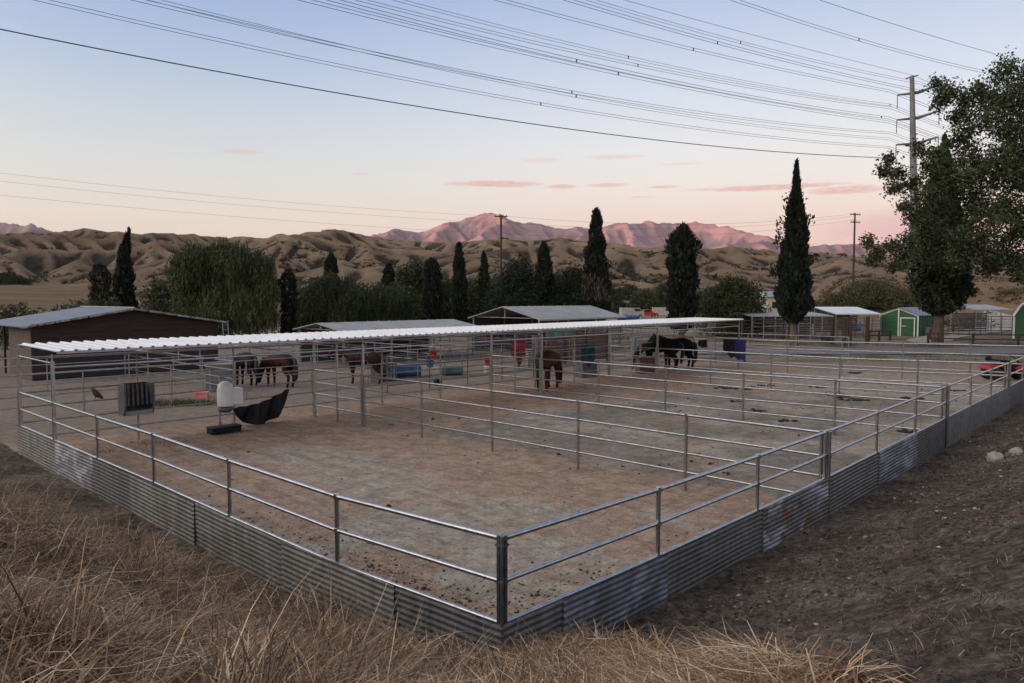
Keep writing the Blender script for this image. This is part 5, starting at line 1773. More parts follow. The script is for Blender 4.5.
# draped cloths
def drape(name, label, cat, p_l, p_r, zt_l, zt_r, low, mat, mat2=None, nrm=None, group=None, wav=.05, split=.5, sag=0.0):
    """cloth hanging from a straight edge; low: bottom heights left to right"""
    d = (p_r - p_l); L = d.length; d.normalize()
    nrm = nrm or Vector((d.y, -d.x, 0))
    nx, nz = 22, 12
    th = thing(name, label, cat, Vector((p_l.x, p_l.y, 0)), group)
    def grid(i0, i1, mt_, nm):
        vs_, fs = [], []
        for side in (0, 1):
            for i in range(i0, i1 + 1):
                q_ = i / nx
                zt = zt_l + (zt_r - zt_l) * q_ - sag * math.sin(math.pi * q_) ** 1.3
                zb = float(np.interp(q_, np.linspace(0, 1, len(low)), low))
                for k in range(nz + 1):
                    h_ = k / nz
                    z_ = zt + (zb - zt) * h_
                    off = wav * h_ * math.sin(q_ * 15 + 1.5 * h_) + wav * .5 * math.sin(q_ * 31 + h_ * 3)
                    vs_.append(p_l + d * (L * q_) + nrm * (.035 + off + .02 * side) + Z * z_)
        w_ = (i1 - i0 + 1) * (nz + 1)
        for i in range(i1 - i0):
            for k in range(nz):
                a_ = i * (nz + 1) + k
                fs.append((a_, a_ + 1, a_ + nz + 2, a_ + nz + 1)); b2 = a_ + w_
                fs.append((b2, b2 + nz + 1, b2 + nz + 2, b2 + 1))
        for i in range(i1 - i0):
            for k in (0, nz):
                a_ = i * (nz + 1) + k
                fs.append((a_, a_ + nz + 1, a_ + nz + 1 + w_, a_ + w_))
        for i in (0, i1 - i0):
            for k in range(nz):
                a_ = i * (nz + 1) + k
                fs.append((a_, a_ + w_, a_ + w_ + 1, a_ + 1))
        MB().add(vs_, fs, True).build(nm, mt_, th)
    sp = int(nx * split) if mat2 else nx
    grid(0, sp, mat, 'cloth')
    if mat2:
        grid(sp, nx, mat2, 'cloth')
    return th


drape('tarp', 'crumpled black tarp sagging from the lower rails of the back fence', 'tarp', W(5.95, 18.2), W(8.05, 18.2), .66, 1.12, [.58, .30, .12, .04, .01, .0, .06, .20, .50, 1.03], 'black_cloth', wav=.15, nrm=-V, sag=.13)
drape('horse_blanket', 'purple and black blanket hung on the end fence beyond the shelter', 'blanket', W(36.55, 16.2), W(36.55, 14.75), 1.80, 1.80, [1.15, .95, .62, .75, .55, .62, .45], 'black_cloth', 'purple_cloth', nrm=-U)
drape('cloth', 'small dark cloth on the end fence left of the purple blanket', 'cloth', W(36.55, 17.9), W(36.55, 17.3), 1.66, 1.72, [1.3, 1.2, 1.25], 'black_cloth', nrm=-U)
q0, q1 = at(511, 345, 44.2), at(525.5, 345, 44.8)
drape('horse_blanket', 'red and black plaid blanket hung behind the shelter', 'blanket', Vector((q0.x, q0.y, 0)), Vector((q1.x, q1.y, 0)), 1.86, 1.86, [.95, .75, .70, .2, .25, .75, .9], 'plaid', None, nrm=Vector((0, -1, 0)))
q0, q1 = at(580, 345, 39.5), at(594, 345, 40.2)
drape('horse_blanket', 'teal blanket hung on the back fence over a grey box', 'blanket', Vector((q0.x, q0.y, 0)), Vector((q1.x, q1.y, 0)), 1.80, 1.80, [.9, .85, .8, .55, .75, .9], 'teal_cloth', None, nrm=Vector((.5, -.86, 0)).normalized())
q0, q1 = at(547, 335, 46), at(572, 335, 47)
drape('banner', 'narrow green banner tied under the shelter roof', 'banner', Vector((q0.x, q0.y, 0)), Vector((q1.x, q1.y, 0)), 2.28, 2.34, [1.95, 1.94, 1.98], pm('green_banner', (.05, .13, .11), (.08, .18, .15), 3, .8), None, nrm=Vector((0, -1, 0)))
# poles that carry plaid blanket and banner
for px, Y, zt, lb in ((518, 44.7, 1.9, 'dark pole stand carrying the plaid blanket'), (546.5, 46.1, 2.4, 'left pole of the green banner'), (572.5, 47.1, 2.4, 'right pole of the green banner')):
    c_ = at(px, 350, Y)
    mb = MB().tube((c_.x, c_.y, -.1), (c_.x, c_.y, zt), .035, n=6)
    if px == 518:
        mb.tube((c_.x - .48, c_.y - .02, 1.85), (c_.x + .5, c_.y + .02, 1.85), .03, n=6)
    o = mb.build('banner_pole' if px != 518 else 'blanket_stand', 'pipe_rust'); tag(o, lb, 'pole')


def boxthing(name, label, cat, px, py, w_, d_, h_, mat, rz=.3, lid=None, lift=0):
    q_ = gnd(px, py)
    th = thing(name, label, cat, q_)
    mb_ = MB().box(q_ + Z * (h_ / 2 + lift), (w_, d_, h_), rz)
    mb_.build('box', mat, th)
    MB().box(q_ + Z * (h_ + lift + .025), (w_ + .06, d_ + .06, .05), rz).build('lid', lid or mat, th)
    mb_ = MB()
    for k in (-1, 1):
        mb_.box(q_ + Vector((math.cos(rz), math.sin(rz), 0)) * (k * w_ * .46) - Vector((-math.sin(rz), math.cos(rz), 0)) * (d_ / 2 + .012) + Z * (h_ / 2 + lift), (.06, .03, h_ * .92), rz)
    mb_.build('batten', lid or mat, th)
    return th


boxthing('feed_box', 'grey box under the teal blanket', 'feeder', 586, 377, .95, .7, .85, 'grey_box', .5)
boxthing('feed_box', 'pale grey box left of the chestnut horse', 'feeder', 530.5, 367, .5, .5, 1.05, 'grey_pale', .3)
boxthing('feed_box', 'tall grey cabinet behind the chestnut horse', 'cabinet', 537, 362, .55, .5, 1.75, 'grey_box', .3)
boxthing('feed_box', 'pale board locker left of the black horses', 'cabinet', 636, 362, .62, .45, 1.65, 'grey_pale', .3)
boxthing('feed_bin', 'brown wooden feed bin in front of the black horses', 'feed bin', 645, 373, .95, .6, .85, 'wood_mid', .3)
boxthing('feed_bin', 'pink bin lying on the weedy mound by the back fence', 'bin', 202, 398, .48, .32, .22, 'pink', .2)

# pale feeder and troughs behind
q = gnd(383, 381)
fd2 = thing('hay_feeder', 'pale grey feeder with slotted front beside the bay horse facing left', 'feeder', q)
MB().box(q + Vector((-.35, 0, .5)), (.5, .7, .98), .05).build('end_panel', 'grey_pale', fd2)
MB().box(q + Vector((.28, .1, .5)), (.8, .5, .9), .05).build('back_panel', 'grey_box', fd2)
mb = MB()
for i in range(5):
    mb.box(q + Vector((-.02 + i * .16, -.2, .55)), (.07, .04, .85), .05)
mb.build('bars', 'grey_pale', fd2)


def trough(label, px, py, L, r_, mat, rz=.1, name='water_trough'):
    q_ = gnd(px, py)
    th = thing(name, label, 'trough', q_)
    du_ = Vector((math.cos(rz), math.sin(rz), 0)); dv_ = Vector((-math.sin(rz), math.cos(rz), 0))
    prof_ = [(-1, 1.0), (-.86, .42), (-.45, .05), (.45, .05), (.86, .42), (1, 1.0)]
    inn = [(.88, .97), (.74, .5), (.4, .16), (-.4, .16), (-.74, .5), (-.88, .97)]
    MB().prism([q_ - du_ * L / 2 + dv_ * (a * r_) + Z * (z_ * r_) for a, z_ in prof_ + inn], du_ * L).build('tub', mat, th)
    for k in (-1, 1):
        MB().prism([q_ + du_ * (k * L / 2) + dv_ * (a * r_) + Z * (z_ * r_) for a, z_ in prof_], du_ * (k * .05)).build('end_panel', mat, th)
        MB().box(q_ + du_ * (k * L * .32) + Z * .05, (.12, r_ * 1.5, .1), rz).build('foot', 'dark_grey', th)
    return th


trough('blue plastic trough in the yard behind the shelter', 407, 377, 1.45, .62, 'blue')
trough('long teal trough right of the blue bucket', 452, 375, 1.05, .48, 'teal', .2)


def bucket(label, pos, r_, h_, mat, group='buckets hung in the yards'):
    th = thing('bucket', label, 'bucket', pos, group, rz=0)
    MB().lathe([(r_ * .75, 0), (r_, h_), (r_ * 1.06, h_), (r_ * 1.06, h_ - .03), (r_ * .93, h_ - .03), (r_ * .7, .03), (0, .03)], n=16).build('pail', mat, th)
    pts = [(r_ * math.cos(a), 0, h_ - .02 + .28 * math.sin(a)) for a in np.linspace(0, math.pi, 9)]
    MB().ptube(pts, .012, 5).build('handle', 'pipe_dull', th)
    return th


bucket('red bucket hung high on the fence behind the shelter', at(433.5, 359, 40), .20, .48, 'red')
bucket('blue bucket hung below the red one', at(430, 367, 40), .22, .42, 'blue')
q = gnd(488, 373)
bucket('red bucket standing on a white stool left of the plaid blanket', q + Z * .42, .2, .38, 'red')
stl = thing('stool', 'small white stool under the red bucket', 'stool', q, rz=.3)
MB().box((0, 0, .39), (.42, .42, .05)).build('seat', 'white_plastic', stl)
for a in (-1, 1):
    for b_ in (-1, 1):
        MB().tube((a * .18, b_ * .18, 0), (a * .16, b_ * .16, .37), .02, n=6).build('leg', 'white_plastic', stl)
o = MB().lathe([(.0, 0), (.14, .03), (.20, .15), (.17, .28), (.05, .34), (0, .34)], at(437.5, 386, 31.4), 14).build('salt_ball', 'black'); tag(o, 'black hanging ball on the back fence post below the red bucket', 'ball')
q = gnd(858, 331)
o = MB().lathe([(.36, 0), (.40, .05), (.42, .55), (.40, 1.1), (.36, 1.15), (.1, 1.16), (0, 1.16)], q, 18)
for zz in (.35, .8):
    o.lathe([(.415, zz - .03), (.435, zz), (.415, zz + .03)], q, 18)
o = o.build('barrel', 'blue'); tag(o, 'blue barrel beside the lean-to of the green shed', 'barrel')
q = gnd(827, 342)
o = MB().lathe([(.5, 0), (.62, .55), (.65, .6), (.6, .6), (.5, .1), (0, .1)], q, 18).build('tub', pm('dark_blue_tub', (.02, .03, .05), (.035, .05, .08), 3)); tag(o, 'dark blue tub beside the leftmost timber post', 'tub')
q = gnd(927, 336)
o = MB().lathe([(.34, 0), (.42, .95), (.44, 1.0), (.38, 1.0), (.33, .1), (0, .1)], q, 18).build('trash_can', 'grey_pale'); tag(o, 'grey metal can between the green shed and the dense tree', 'bin')

# brown board wall behind the shelter
q0, q1 = at(543, 350, 47.5), at(607, 350, 51); q0.z = q1.z = 0
bw = thing('board_wall', 'reddish brown board windbreak behind the chestnut horse', 'wall', q0)
for i in range(7):
    zz = .25 + i * .27
    d_ = (q1 - q0).normalized()
    MB().box(q0.lerp(q1, .5) + Z * (zz + random.uniform(-.01, .01)), ((q1 - q0).length, .05, .245), ax=d_, ay=Vector((-d_.y, d_.x, 0))).build('board', 'wood_mid', bw)
for f_ in (0, .33, .66, 1):
    MB().box(q0.lerp(q1, f_) + Z * 1.1 - Vector((0, .08, 0)), (.1, .1, 2.2), .2).build('post', 'wood_dark', bw)

# crow on the back fence rail
q = at(97, 398.5, 21.6)
cr = thing('crow', 'black crow perched on a rail of the back fence', 'bird', q, rz=R(150))
V_ = [(0, 0, .14), (.10, 0, .19), (.17, 0, .25), (.23, 0, .255), (.30, 0, .245), (-.12, 0, .09), (-.30, 0, .02), (.0, .04, .06), (.01, .045, 0), (.0, -.04, .06), (.01, -.045, 0)]
E_ = [(0, 1), (1, 2), (2, 3), (3, 4), (0, 5), (5, 6), (0, 7), (7, 8), (0, 9), (9, 10)]
R_ = [.085, .07, .055, .045, .010, .065, .025, .012, .010, .012, .010]
me = bpy.data.meshes.new('c'); me.from_pydata(V_, E_, [])
tmp = bpy.data.objects.new('c', me); COL.objects.link(tmp)
tmp.modifiers.new('s', 'SKIN').use_smooth_shade = True
for i, dta in enumerate(me.skin_vertices[0].data):
    dta.radius = (R_[i], R_[i]); dta.use_root = i == 0
tmp.modifiers.new('b', 'SUBSURF').levels = 2
bm_ = bpy.data.meshes.new_from_object(tmp.evaluated_get(bpy.context.evaluated_depsgraph_get()))
bpy.data.objects.remove(tmp); bm_.materials.clear(); bm_.materials.append(M['black'])
bo = bpy.data.objects.new('body', bm_); COL.objects.link(bo); bo.parent = cr

# ------------------------------------------------------------------ red quad bike
q = W(38.9, 1.9, 0); q.z = gz0(q.x, q.y)
qb = thing('quad_bike', 'red quad bike parked beyond the end fence at the right edge', 'quad bike', q, rz=R(-8))
qb.scale = (1.12, 1.12, 1.12)
for x0 in (-.62, .62):
    for s_ in (-1, 1):
        wh = MB().lathe([(.14, -.13), (.25, -.13), (.29, -.08), (.30, 0), (.29, .08), (.25, .13), (.14, .13)], n=20)
        wh.v = [(p_[0], p_[2], p_[1]) for p_ in wh.v]
        wh.v = [(p_[0] + x0, p_[1] + s_ * .42, p_[2] + .30) for p_ in wh.v]
        w_ = wh.build('wheel', 'tyre', qb)
        MB().tube((x0, s_ * .42 - .06, .30), (x0, s_ * .42 + .06, .30), .14, n=12).build('rim', 'grey_pale', w_)
for x0, x1, nm in ((-1.0, -.22, 'rear_fender'), (.22, 1.0, 'front_fender')):
    pr_ = []
    for a in np.linspace(0, math.pi, 9):
        pr_.append(((x0 + x1) / 2 - (x1 - x0) / 2 * .92 * math.cos(a), .54 + .17 * math.sin(a)))
    inner_ = [(x, z_ - .05) for x, z_ in pr_[::-1]]
    MB().prism([(x, -.56, z_) for x, z_ in pr_ + inner_], (0, 1.12, 0)).build(nm, 'red', qb)
MB().prism([(-.5, -.2, .35), (.55, -.2, .35), (.65, -.2, .75), (.2, -.2, .82), (-.55, -.2, .78)], (0, .4, 0)).build('frame', 'black', qb)
MB().prism([(-.70, -.17, .80), (.12, -.17, .80), (.05, -.17, .90), (-.55, -.17, .94)], (0, .34, 0)).build('seat', 'black', qb)
MB().ptube([(.30, -.40, 1.08), (.36, -.2, 1.02), (.38, 0, .96), (.36, .2, 1.02), (.30, .40, 1.08)], .025, 7).build('handlebar', 'black', qb)
MB().tube((.5, 0, .75), (.37, 0, .97), .04, n=8).build('steering_column', 'black', qb)
MB().prism([(.62, -.18, .72), (.98, -.18, .62), (.95, -.18, .78), (.6, -.18, .88)], (0, .36, 0)).build('hood', 'red', qb)
for x0, x1, nm in ((-1.02, -.45, 'rear_rack'), (.58, 1.02, 'front_rack')):
    mb = MB()
    for y_ in np.linspace(-.36, .36, 6):
        mb.tube((x0, y_, .86), (x1, y_, .86), .014, n=5)
    mb.tube((x0, -.36, .86), (x0, .36, .86), .018, n=5); mb.tube((x1, -.36, .86), (x1, .36, .86), .018, n=5)
    for y_ in (-.3, .3):
        mb.tube(((x0 + x1) / 2, y_, .70), ((x0 + x1) / 2, y_, .86), .018, n=5)
    mb.build(nm, 'pipe_dull', qb)
MB().blob((-.75, .1, .98), .13, 3, .9).build('bag', 'black', qb)

# ------------------------------------------------------------------ manure heaps, rocks, pebbles
man = [(724, 388, .42), (748, 389, .5), (765, 386, .3), (756, 412, .34), (785, 421, .32), (735, 402, .26), (818, 388, .36), (842, 399, .3), (855, 402, .46), (866, 402, .28),
       (907, 401, .40), (955, 394, .30), (912, 433, .38), (812, 377, .3), (855, 374, .5)]
man_l = ['dark manure heap left of the broad one beyond the second divider', 'broadest dark manure heap beyond the second divider', 'small manure heap right of the broad one', 'small manure heap between the dividers in the middle pen',
         'flat manure heap lowest in the middle of the pens', 'thin scatter of manure left of the small heaps', 'manure heap near the third divider post', 'small dung heap left of the close trio', 'largest dung heap of the close trio',
         'rightmost dung heap of the close trio', 'dung heap below the second divider near the right fence', 'small dung heap by the third divider and right fence', 'dung heap nearest the right fence sheets', 'faint dung heap far beyond the third divider',
         'long dung heap far back near the end fence']
for i, ((px, py, r_), lb) in enumerate(zip(man, man_l)):
    q = gnd(px, py); q.z = gz0(q.x, q.y)
    mb = MB(); rg_ = random.Random(i)
    for k in range(9):
        mb.blob(Vector((q.x + rg_.gauss(0, r_ * .55), q.y + rg_.gauss(0, r_ * .45), q.z + .01)), r_ * rg_.uniform(.18, .38), i * 20 + k, .38, 8, 5, .3)
    o = mb.build('manure_heap', 'straw_bale', None, loc=(q.x, q.y, q.z)); tag(o, lb, 'dung heap', 'dung heaps in the pens')


def bank_point(px, py):
    """where a sight line meets the bank"""
    d = ray(px, py); k = 1.0
    while k < 80:
        p_ = EYE + d * k
        if p_.z < gz0(p_.x, p_.y):
            return p_
        k += .05
    return gnd(px, py)


for i, (px, py, r_, lb) in enumerate([(995, 461, .20, 'pale rounded rock lying on the dark bank at the right'), (1016, 454, .15, 'smaller pale rock right beside the rounded one on the bank')]):
    q = bank_point(px, py)
    o = MB().blob(q + Z * r_ * .35, r_, 70 + i, .75, 12, 8, .16).build('rock', 'rock', None, loc=(q.x, q.y, q.z)); tag(o, lb, 'rock', 'rocks on the bank')

rg = np.random.default_rng(21)
# pebbles and clods on the right bank: many small lumps, one object
n_ = 30000
s_ = rg.uniform(-3, 30, n_) ** 1.0; t_ = -rg.gamma(1.6, 1.6, n_) - .12
xy = np.stack([C0.x + U.x * s_ + V.x * t_, C0.y + U.y * s_ + V.y * t_], 1)
ok = (xy[:, 1] > 2.5) & (t_ > -9)
xy = xy[ok]
zz = ground_z(xy[:, 0], xy[:, 1])
octv = np.array([(1, 0, 0), (0, 1, 0), (-1, 0, 0), (0, -1, 0), (0, 0, 1), (0, 0, -1)], float)
octf = np.array([(0, 1, 4), (1, 2, 4), (2, 3, 4), (3, 0, 4), (1, 0, 5), (2, 1, 5), (3, 2, 5), (0, 3, 5)])


def lumps(name, xy, zz, size, mat, label):
    m_ = len(xy)
    vv = octv[None] * (size[:, None, None] * rg.uniform(.6, 1.3, (m_, 6, 3)))
    vv[:, :, 2] *= .6
    an = rg.uniform(0, 6.28, m_)
    x_ = vv[:, :, 0] * np.cos(an)[:, None] - vv[:, :, 1] * np.sin(an)[:, None]
    y_ = vv[:, :, 0] * np.sin(an)[:, None] + vv[:, :, 1] * np.cos(an)[:, None]
    vs_ = np.stack([x_ + xy[:, 0:1], y_ + xy[:, 1:2], vv[:, :, 2] + zz[:, None] + size[:, None] * .2], -1).reshape(-1, 3)
    f_ = (octf[None] + (np.arange(m_) * 6)[:, None, None]).reshape(-1, 3)
    o_ = fast_mesh(name, vs_, f_, mat, smooth=False)
    tag(o_, label, None, None, 'stuff')


sz = rg.gamma(1.6, .008, len(xy)) + .005
sz[:260] = rg.uniform(.03, .085, 260)
lumps('pebbles', xy[: len(xy) // 7], zz[: len(xy) // 7], sz[: len(xy) // 7] * .55, 'pebble', 'pale pebbles scattered over the dark bank')
clod = foliage('soil_clods', (.028, .022, .018), (.10, .08, .066), None, 2.0, .95)
lumps('soil_clods', xy, zz, sz[::-1] * .95, clod, 'dark soil clods on the bank')
# clods inside the near corner
n_ = 15000
s_ = np.abs(rg.normal(0, 2.6, n_)) + .05; t_ = np.abs(rg.gamma(1.6, .38, n_)) + .05
sw_ = rg.random(n_) < .72
s2 = np.where(sw_, t_, s_); t2 = np.where(sw_, s_ * 1.6, t_)
xy = np.stack([C0.x + U.x * s2 + V.x * t2, C0.y + U.y * s2 + V.y * t2], 1)
lumps('soil_clods', xy, ground_z(xy[:, 0], xy[:, 1]), rg.gamma(2, .0055, n_) + .004, clod, 'churned clods inside the near corner of the pen')

# ------------------------------------------------------------------ dry grass and straw
def blades(name, xy, hgt, lean, width, mat, label, az_=None, curl=1.0, seed=0, zoff=0.0):
    rg_ = np.random.default_rng(500 + seed)
    m_ = len(xy)
    z0_ = ground_z(xy[:, 0], xy[:, 1]) - .02 + zoff
    a = rg_.uniform(0, 2 * math.pi, m_) if az_ is None else az_
    dx, dy = np.cos(a), np.sin(a)
    sx_, sy_ = -dy, dx
    tw = rg_.uniform(-.5, .5, m_)
    rows = []
    for k, q_ in enumerate((0, .4, .75, 1.0)):
        out_ = hgt * lean * (q_ ** (1 + .8 * curl))
        up_ = hgt * q_ * np.sqrt(np.clip(1 - (lean * q_ * .75) ** 2, .03, 1))
        cx = xy[:, 0] + dx * out_ + sx_ * tw * out_ * .4 * q_; cy = xy[:, 1] + dy * out_ + sy_ * tw * out_ * .4 * q_
        w_ = width * (1 - .75 * q_)
        c_ = np.stack([cx, cy, z0_ + up_], 1); sv = np.stack([sx_ * w_, sy_ * w_, 0 * w_], 1)
        if k < 3:
            rows += [c_ - sv, c_ + sv]
        else:
            rows += [c_]
    vs_ = np.stack(rows, 1).reshape(-1, 3)
    o_ = np.arange(m_)[:, None, None] * 7
    f_ = (np.array([(0, 1, 3), (0, 3, 2), (2, 3, 5), (2, 5, 4), (4, 5, 6)])[None] + o_).reshape(-1, 3)
    ob_ = fast_mesh(name, vs_, f_, mat)
    tag(ob_, label, None, None, 'stuff')
    return ob_


def scatter(n_, x0, x1, y0, y1, test, seed):
    rg_ = np.random.default_rng(seed)
    xy_ = np.stack([rg_.uniform(x0, x1, n_), rg_.uniform(y0, y1, n_)], 1)
    s__, t__ = pen_st(xy_[:, 0], xy_[:, 1])
    return xy_[test(xy_[:, 0], xy_[:, 1], s__, t__, rg_)]


def left_zone(x, y, s, t, rg_):
    edge = -.42 - .20 * np.clip(t - 2.5, 0, 9) + .7 * fbm(x / 1.3, y / 1.3, 3)
    dens = np.clip(.70 + 1.1 * fbm(x / .6 + 5, y / .6, 3), .12, 1) * ss((edge - s) / .7 + .2)
    return (s < edge) & (rg_.random(len(x)) < dens) & (t > -7.2) & (x < .9 - .8 * np.maximum(4.9 - y, 0) + .3 * fbm(x, y, 2)) & (s < -.28) & (t < 10.5 + 1.5 * fbm(x / 2, y / 2, 2))


xy = scatter(240000, -11.5, .6, 2.0, 15.5, left_zone, 31)
rg = np.random.default_rng(32)
cl = np.clip(.8 + .8 * fbm(xy[:, 0] / .9, xy[:, 1] / .9, 2), .35, 1.5)
tall = (rg.random(len(xy)) < .05)
hgt = rg.uniform(.20, .58, len(xy)) * cl * np.where(tall, 1.4, 1)
aza = 2.6 + 2.2 * fbm(xy[:, 0] / .8 + 9, xy[:, 1] / .8, 2) + rg.normal(0, 1.5, len(xy))
blades('dry_grass', xy, hgt, np.where(tall, .45, 1) * rg.uniform(.6, 1.9, len(xy)), rg.uniform(.0026, .0082, len(xy)), 'grass', 'tangled dry brown grass covering the bank at the lower left', aza, seed=1, zoff=rg.uniform(0, .16, len(xy)))


mat_sel = np.random.default_rng(35).random(len(xy)) < .46
xm = xy[mat_sel] + np.random.default_rng(36).normal(0, .08, (int(mat_sel.sum()), 2))
rg = np.random.default_rng(37)
blades('matted_grass', xm, rg.uniform(.16, .40, len(xm)), rg.uniform(1.2, 2.2, len(xm)), rg.uniform(.0028, .0085, len(xm)), 'mat_grass', 'flattened pale stalks matted into the brown grass', seed=9, curl=.4,
       zoff=rg.uniform(.02, .30, len(xm)))


def straw_zone(x, y, s, t, rg_):
    lim = np.minimum(1.40 + .46 * t, 2.2 - .9 * np.maximum(x - 1.6, 0)) + .45 * fbm(x / .8, y / .8, 3)
    d = np.hypot(np.maximum(-s, 0), np.maximum(-t, 0))
    ok_ = (s < lim) & (t < -.15) & (d > .30 + .25 * fbm(x / .6 + 3, y / .6, 2)) | ((s < -.55) & (t < 1.6) & (t > -.6) & (d > .7))
    ok_ &= x < 2.35 - .8 * np.maximum(4.9 - y, 0) + .25 * fbm(x / .5, y / .5, 2)
    return ok_ & (rg_.random(len(x)) < np.clip(.7 + .8 * fbm(x / .6, y / .6 + 7, 3), .15, 1)) & (s > -6)


xy = scatter(120000, -3.0, 3.6, 2.2, 8.4, straw_zone, 41)
rg = np.random.default_rng(42)
blades('straw', xy, rg.uniform(.16, .52, len(xy)), rg.uniform(1.15, 2.3, len(xy)), rg.uniform(.003, .0085, len(xy)), 'straw', 'matted golden straw heaped below the near corner of the fence', seed=2, curl=.5,
       az_=3.4 + 2.6 * fbm(xy[:, 0] / .5, xy[:, 1] / .5, 2) + rg.normal(0, 1.2, len(xy)), zoff=rg.uniform(0, .30, len(xy)) * np.exp(-np.hypot(xy[:, 0], xy[:, 1] - 6.4) / 2.2) * np.clip(.6 + fbm(xy[:, 0] / .5, xy[:, 1] / .5, 2), 0, 1.3))


def litter_zone(x, y, s, t, rg_):
    d = np.hypot(np.maximum(-s, 0), np.maximum(-t, 0))
    wild = (x > 2.6 + .0 * y) & (y < 6.5) & (t < -3.4)
    return (d > .1) & (t < 0) & ((rg_.random(len(x)) < .16 * np.clip(.5 + 1.2 * fbm(x / .9, y / .9, 3), 0, 1)) | (wild & (rg_.random(len(x)) < np.clip(.2 + fbm(x / .5, y / .5, 3), 0, .8))))


xy = scatter(420000, -1, 20, 2.2, 24, litter_zone, 51)
rg = np.random.default_rng(52)
blades('plant_litter', xy, rg.uniform(.04, .17, len(xy)), rg.uniform(1.1, 1.9, len(xy)), rg.uniform(.002, .005, len(xy)), 'twigs', 'dead stems and twigs littering the dark bank', seed=3, curl=.3)


def dirt_left(x, y, s, t, rg_):
    return (s < -.1) & (s > -3.2) & (t > .6) & (rg_.random(len(x)) < np.clip(.12 + .5 * fbm(x / .7, y / .7, 3), .02, .5))


xy = scatter(26000, -15, -.4, 6.5, 20, dirt_left, 61)
rg = np.random.default_rng(62)
blades('plant_litter', xy, rg.uniform(.05, .2, len(xy)), rg.uniform(.7, 1.3, len(xy)), rg.uniform(.002, .005, len(xy)), 'twigs', 'sparse dead stems along the foot of the left fence', seed=4, curl=.3)

# droppings and clods trodden over the pens, hay scraps by the feeders
rg = np.random.default_rng(63)
n_ = 5200
s_ = rg.uniform(.6, 36, n_); t_ = rg.uniform(.6, 15, n_)
ok = rg.random(n_) < np.clip(.12 + .9 * fbm(s_ / 3, t_ / 3, 3), .03, 1) * np.where(s_ < 9, .12, 1)
s_, t_ = s_[ok], t_[ok]
xy = np.stack([C0.x + U.x * s_ + V.x * t_, C0.y + U.y * s_ + V.y * t_], 1)
lumps('dung_crumbs', xy, ground_z(xy[:, 0], xy[:, 1]), rg.gamma(1.8, .010, len(xy)) + .007, 'straw_bale', 'crumbled droppings trodden into the pen floors')
s_ = np.concatenate([rg.normal(3.0, 1.0, 500), rg.normal(21, 1.2, 700), rg.normal(30.5, 1.4, 700)]); t_ = np.concatenate([rg.normal(17.2, .5, 500), rg.normal(16.3, .8, 700), rg.normal(16.2, .8, 700)])
xy = np.stack([C0.x + U.x * s_ + V.x * t_, C0.y + U.y * s_ + V.y * t_], 1)
blades('hay_scraps', xy, rg.uniform(.05, .2, len(xy)), rg.uniform(1.2, 1.9, len(xy)), rg.uniform(.006, .012, len(xy)), 'straw', 'hay scraps lying under the white shelter', seed=8)

# weedy mound behind the back fence
q = gnd(180, 404)
def mound(x, y, s, t, rg_):
    return np.hypot((x - q.x) / 2.3, (y - q.y) / 1.1) < .4 + .6 * rg_.random(len(x))
xy = scatter(5000, q.x - 3, q.x + 3, q.y - 1.5, q.y + 1.5, mound, 71)
rg = np.random.default_rng(72)
blades('weeds', xy, rg.uniform(.1, .32, len(xy)), rg.uniform(.4, 1.2, len(xy)), rg.uniform(.008, .016, len(xy)), 'scrub', 'low weedy mound behind the back fence under the pink bin', seed=5)

def verge_zone(x, y, s, t, rg_):
    return (rg_.random(len(x)) < np.clip(-.15 + 1.3 * fbm(x / 4, y / 2, 3), 0, 1)) & ((y < 56) | (y > 64.5))
xy = scatter(42000, 22, 52, 50, 73, verge_zone, 81)
rg = np.random.default_rng(82)
blades('weeds', xy, rg.uniform(.08, .28, len(xy)), rg.uniform(.3, 1.1, len(xy)), rg.uniform(.012, .025, len(xy)), 'scrub', 'patches of low weeds along both sides of the grey lane', seed=6)

# dry scrub over the hillside on the right
rg = np.random.default_rng(91)
n_ = 5200
hxy = np.stack([rg.uniform(42, 130, n_), rg.uniform(100, 185, n_)], 1)
keep_ = (ss((hxy[:, 0] - (.36 * hxy[:, 1] + 3)) / 13) > .1) & (rg.random(n_) < np.clip(.25 + 1.1 * fbm(hxy[:, 0] / 14, hxy[:, 1] / 14, 3), .04, 1))
hxy = hxy[keep_]
hz_ = ground_z(hxy[:, 0], hxy[:, 1], False)
k_ = 26
cc = np.repeat(np.stack([hxy[:, 0], hxy[:, 1], hz_], 1), k_, 0); rr_ = np.repeat(rg.uniform(.25, .75, len(hxy)), k_)
cc += rg.normal(0, .45, (len(cc), 3)) * rr_[:, None] * [1, 1, .6] + np.stack([0 * rr_, 0 * rr_, rr_ * .35], 1)
sc_ = leaves('scrub', cc, unit(rg.normal(size=(len(cc), 3))) * rg.uniform(.12, .28, (len(cc), 1)), rg.uniform(.05, .12, len(cc)), foliage('dry_scrub', (.045, .036, .022), (.16, .105, .058), (.25, .17, .095), .09), None, rg)
tag(sc_, 'dry brown scrub dotting the hillside behind the sheds', None, None, 'stuff')

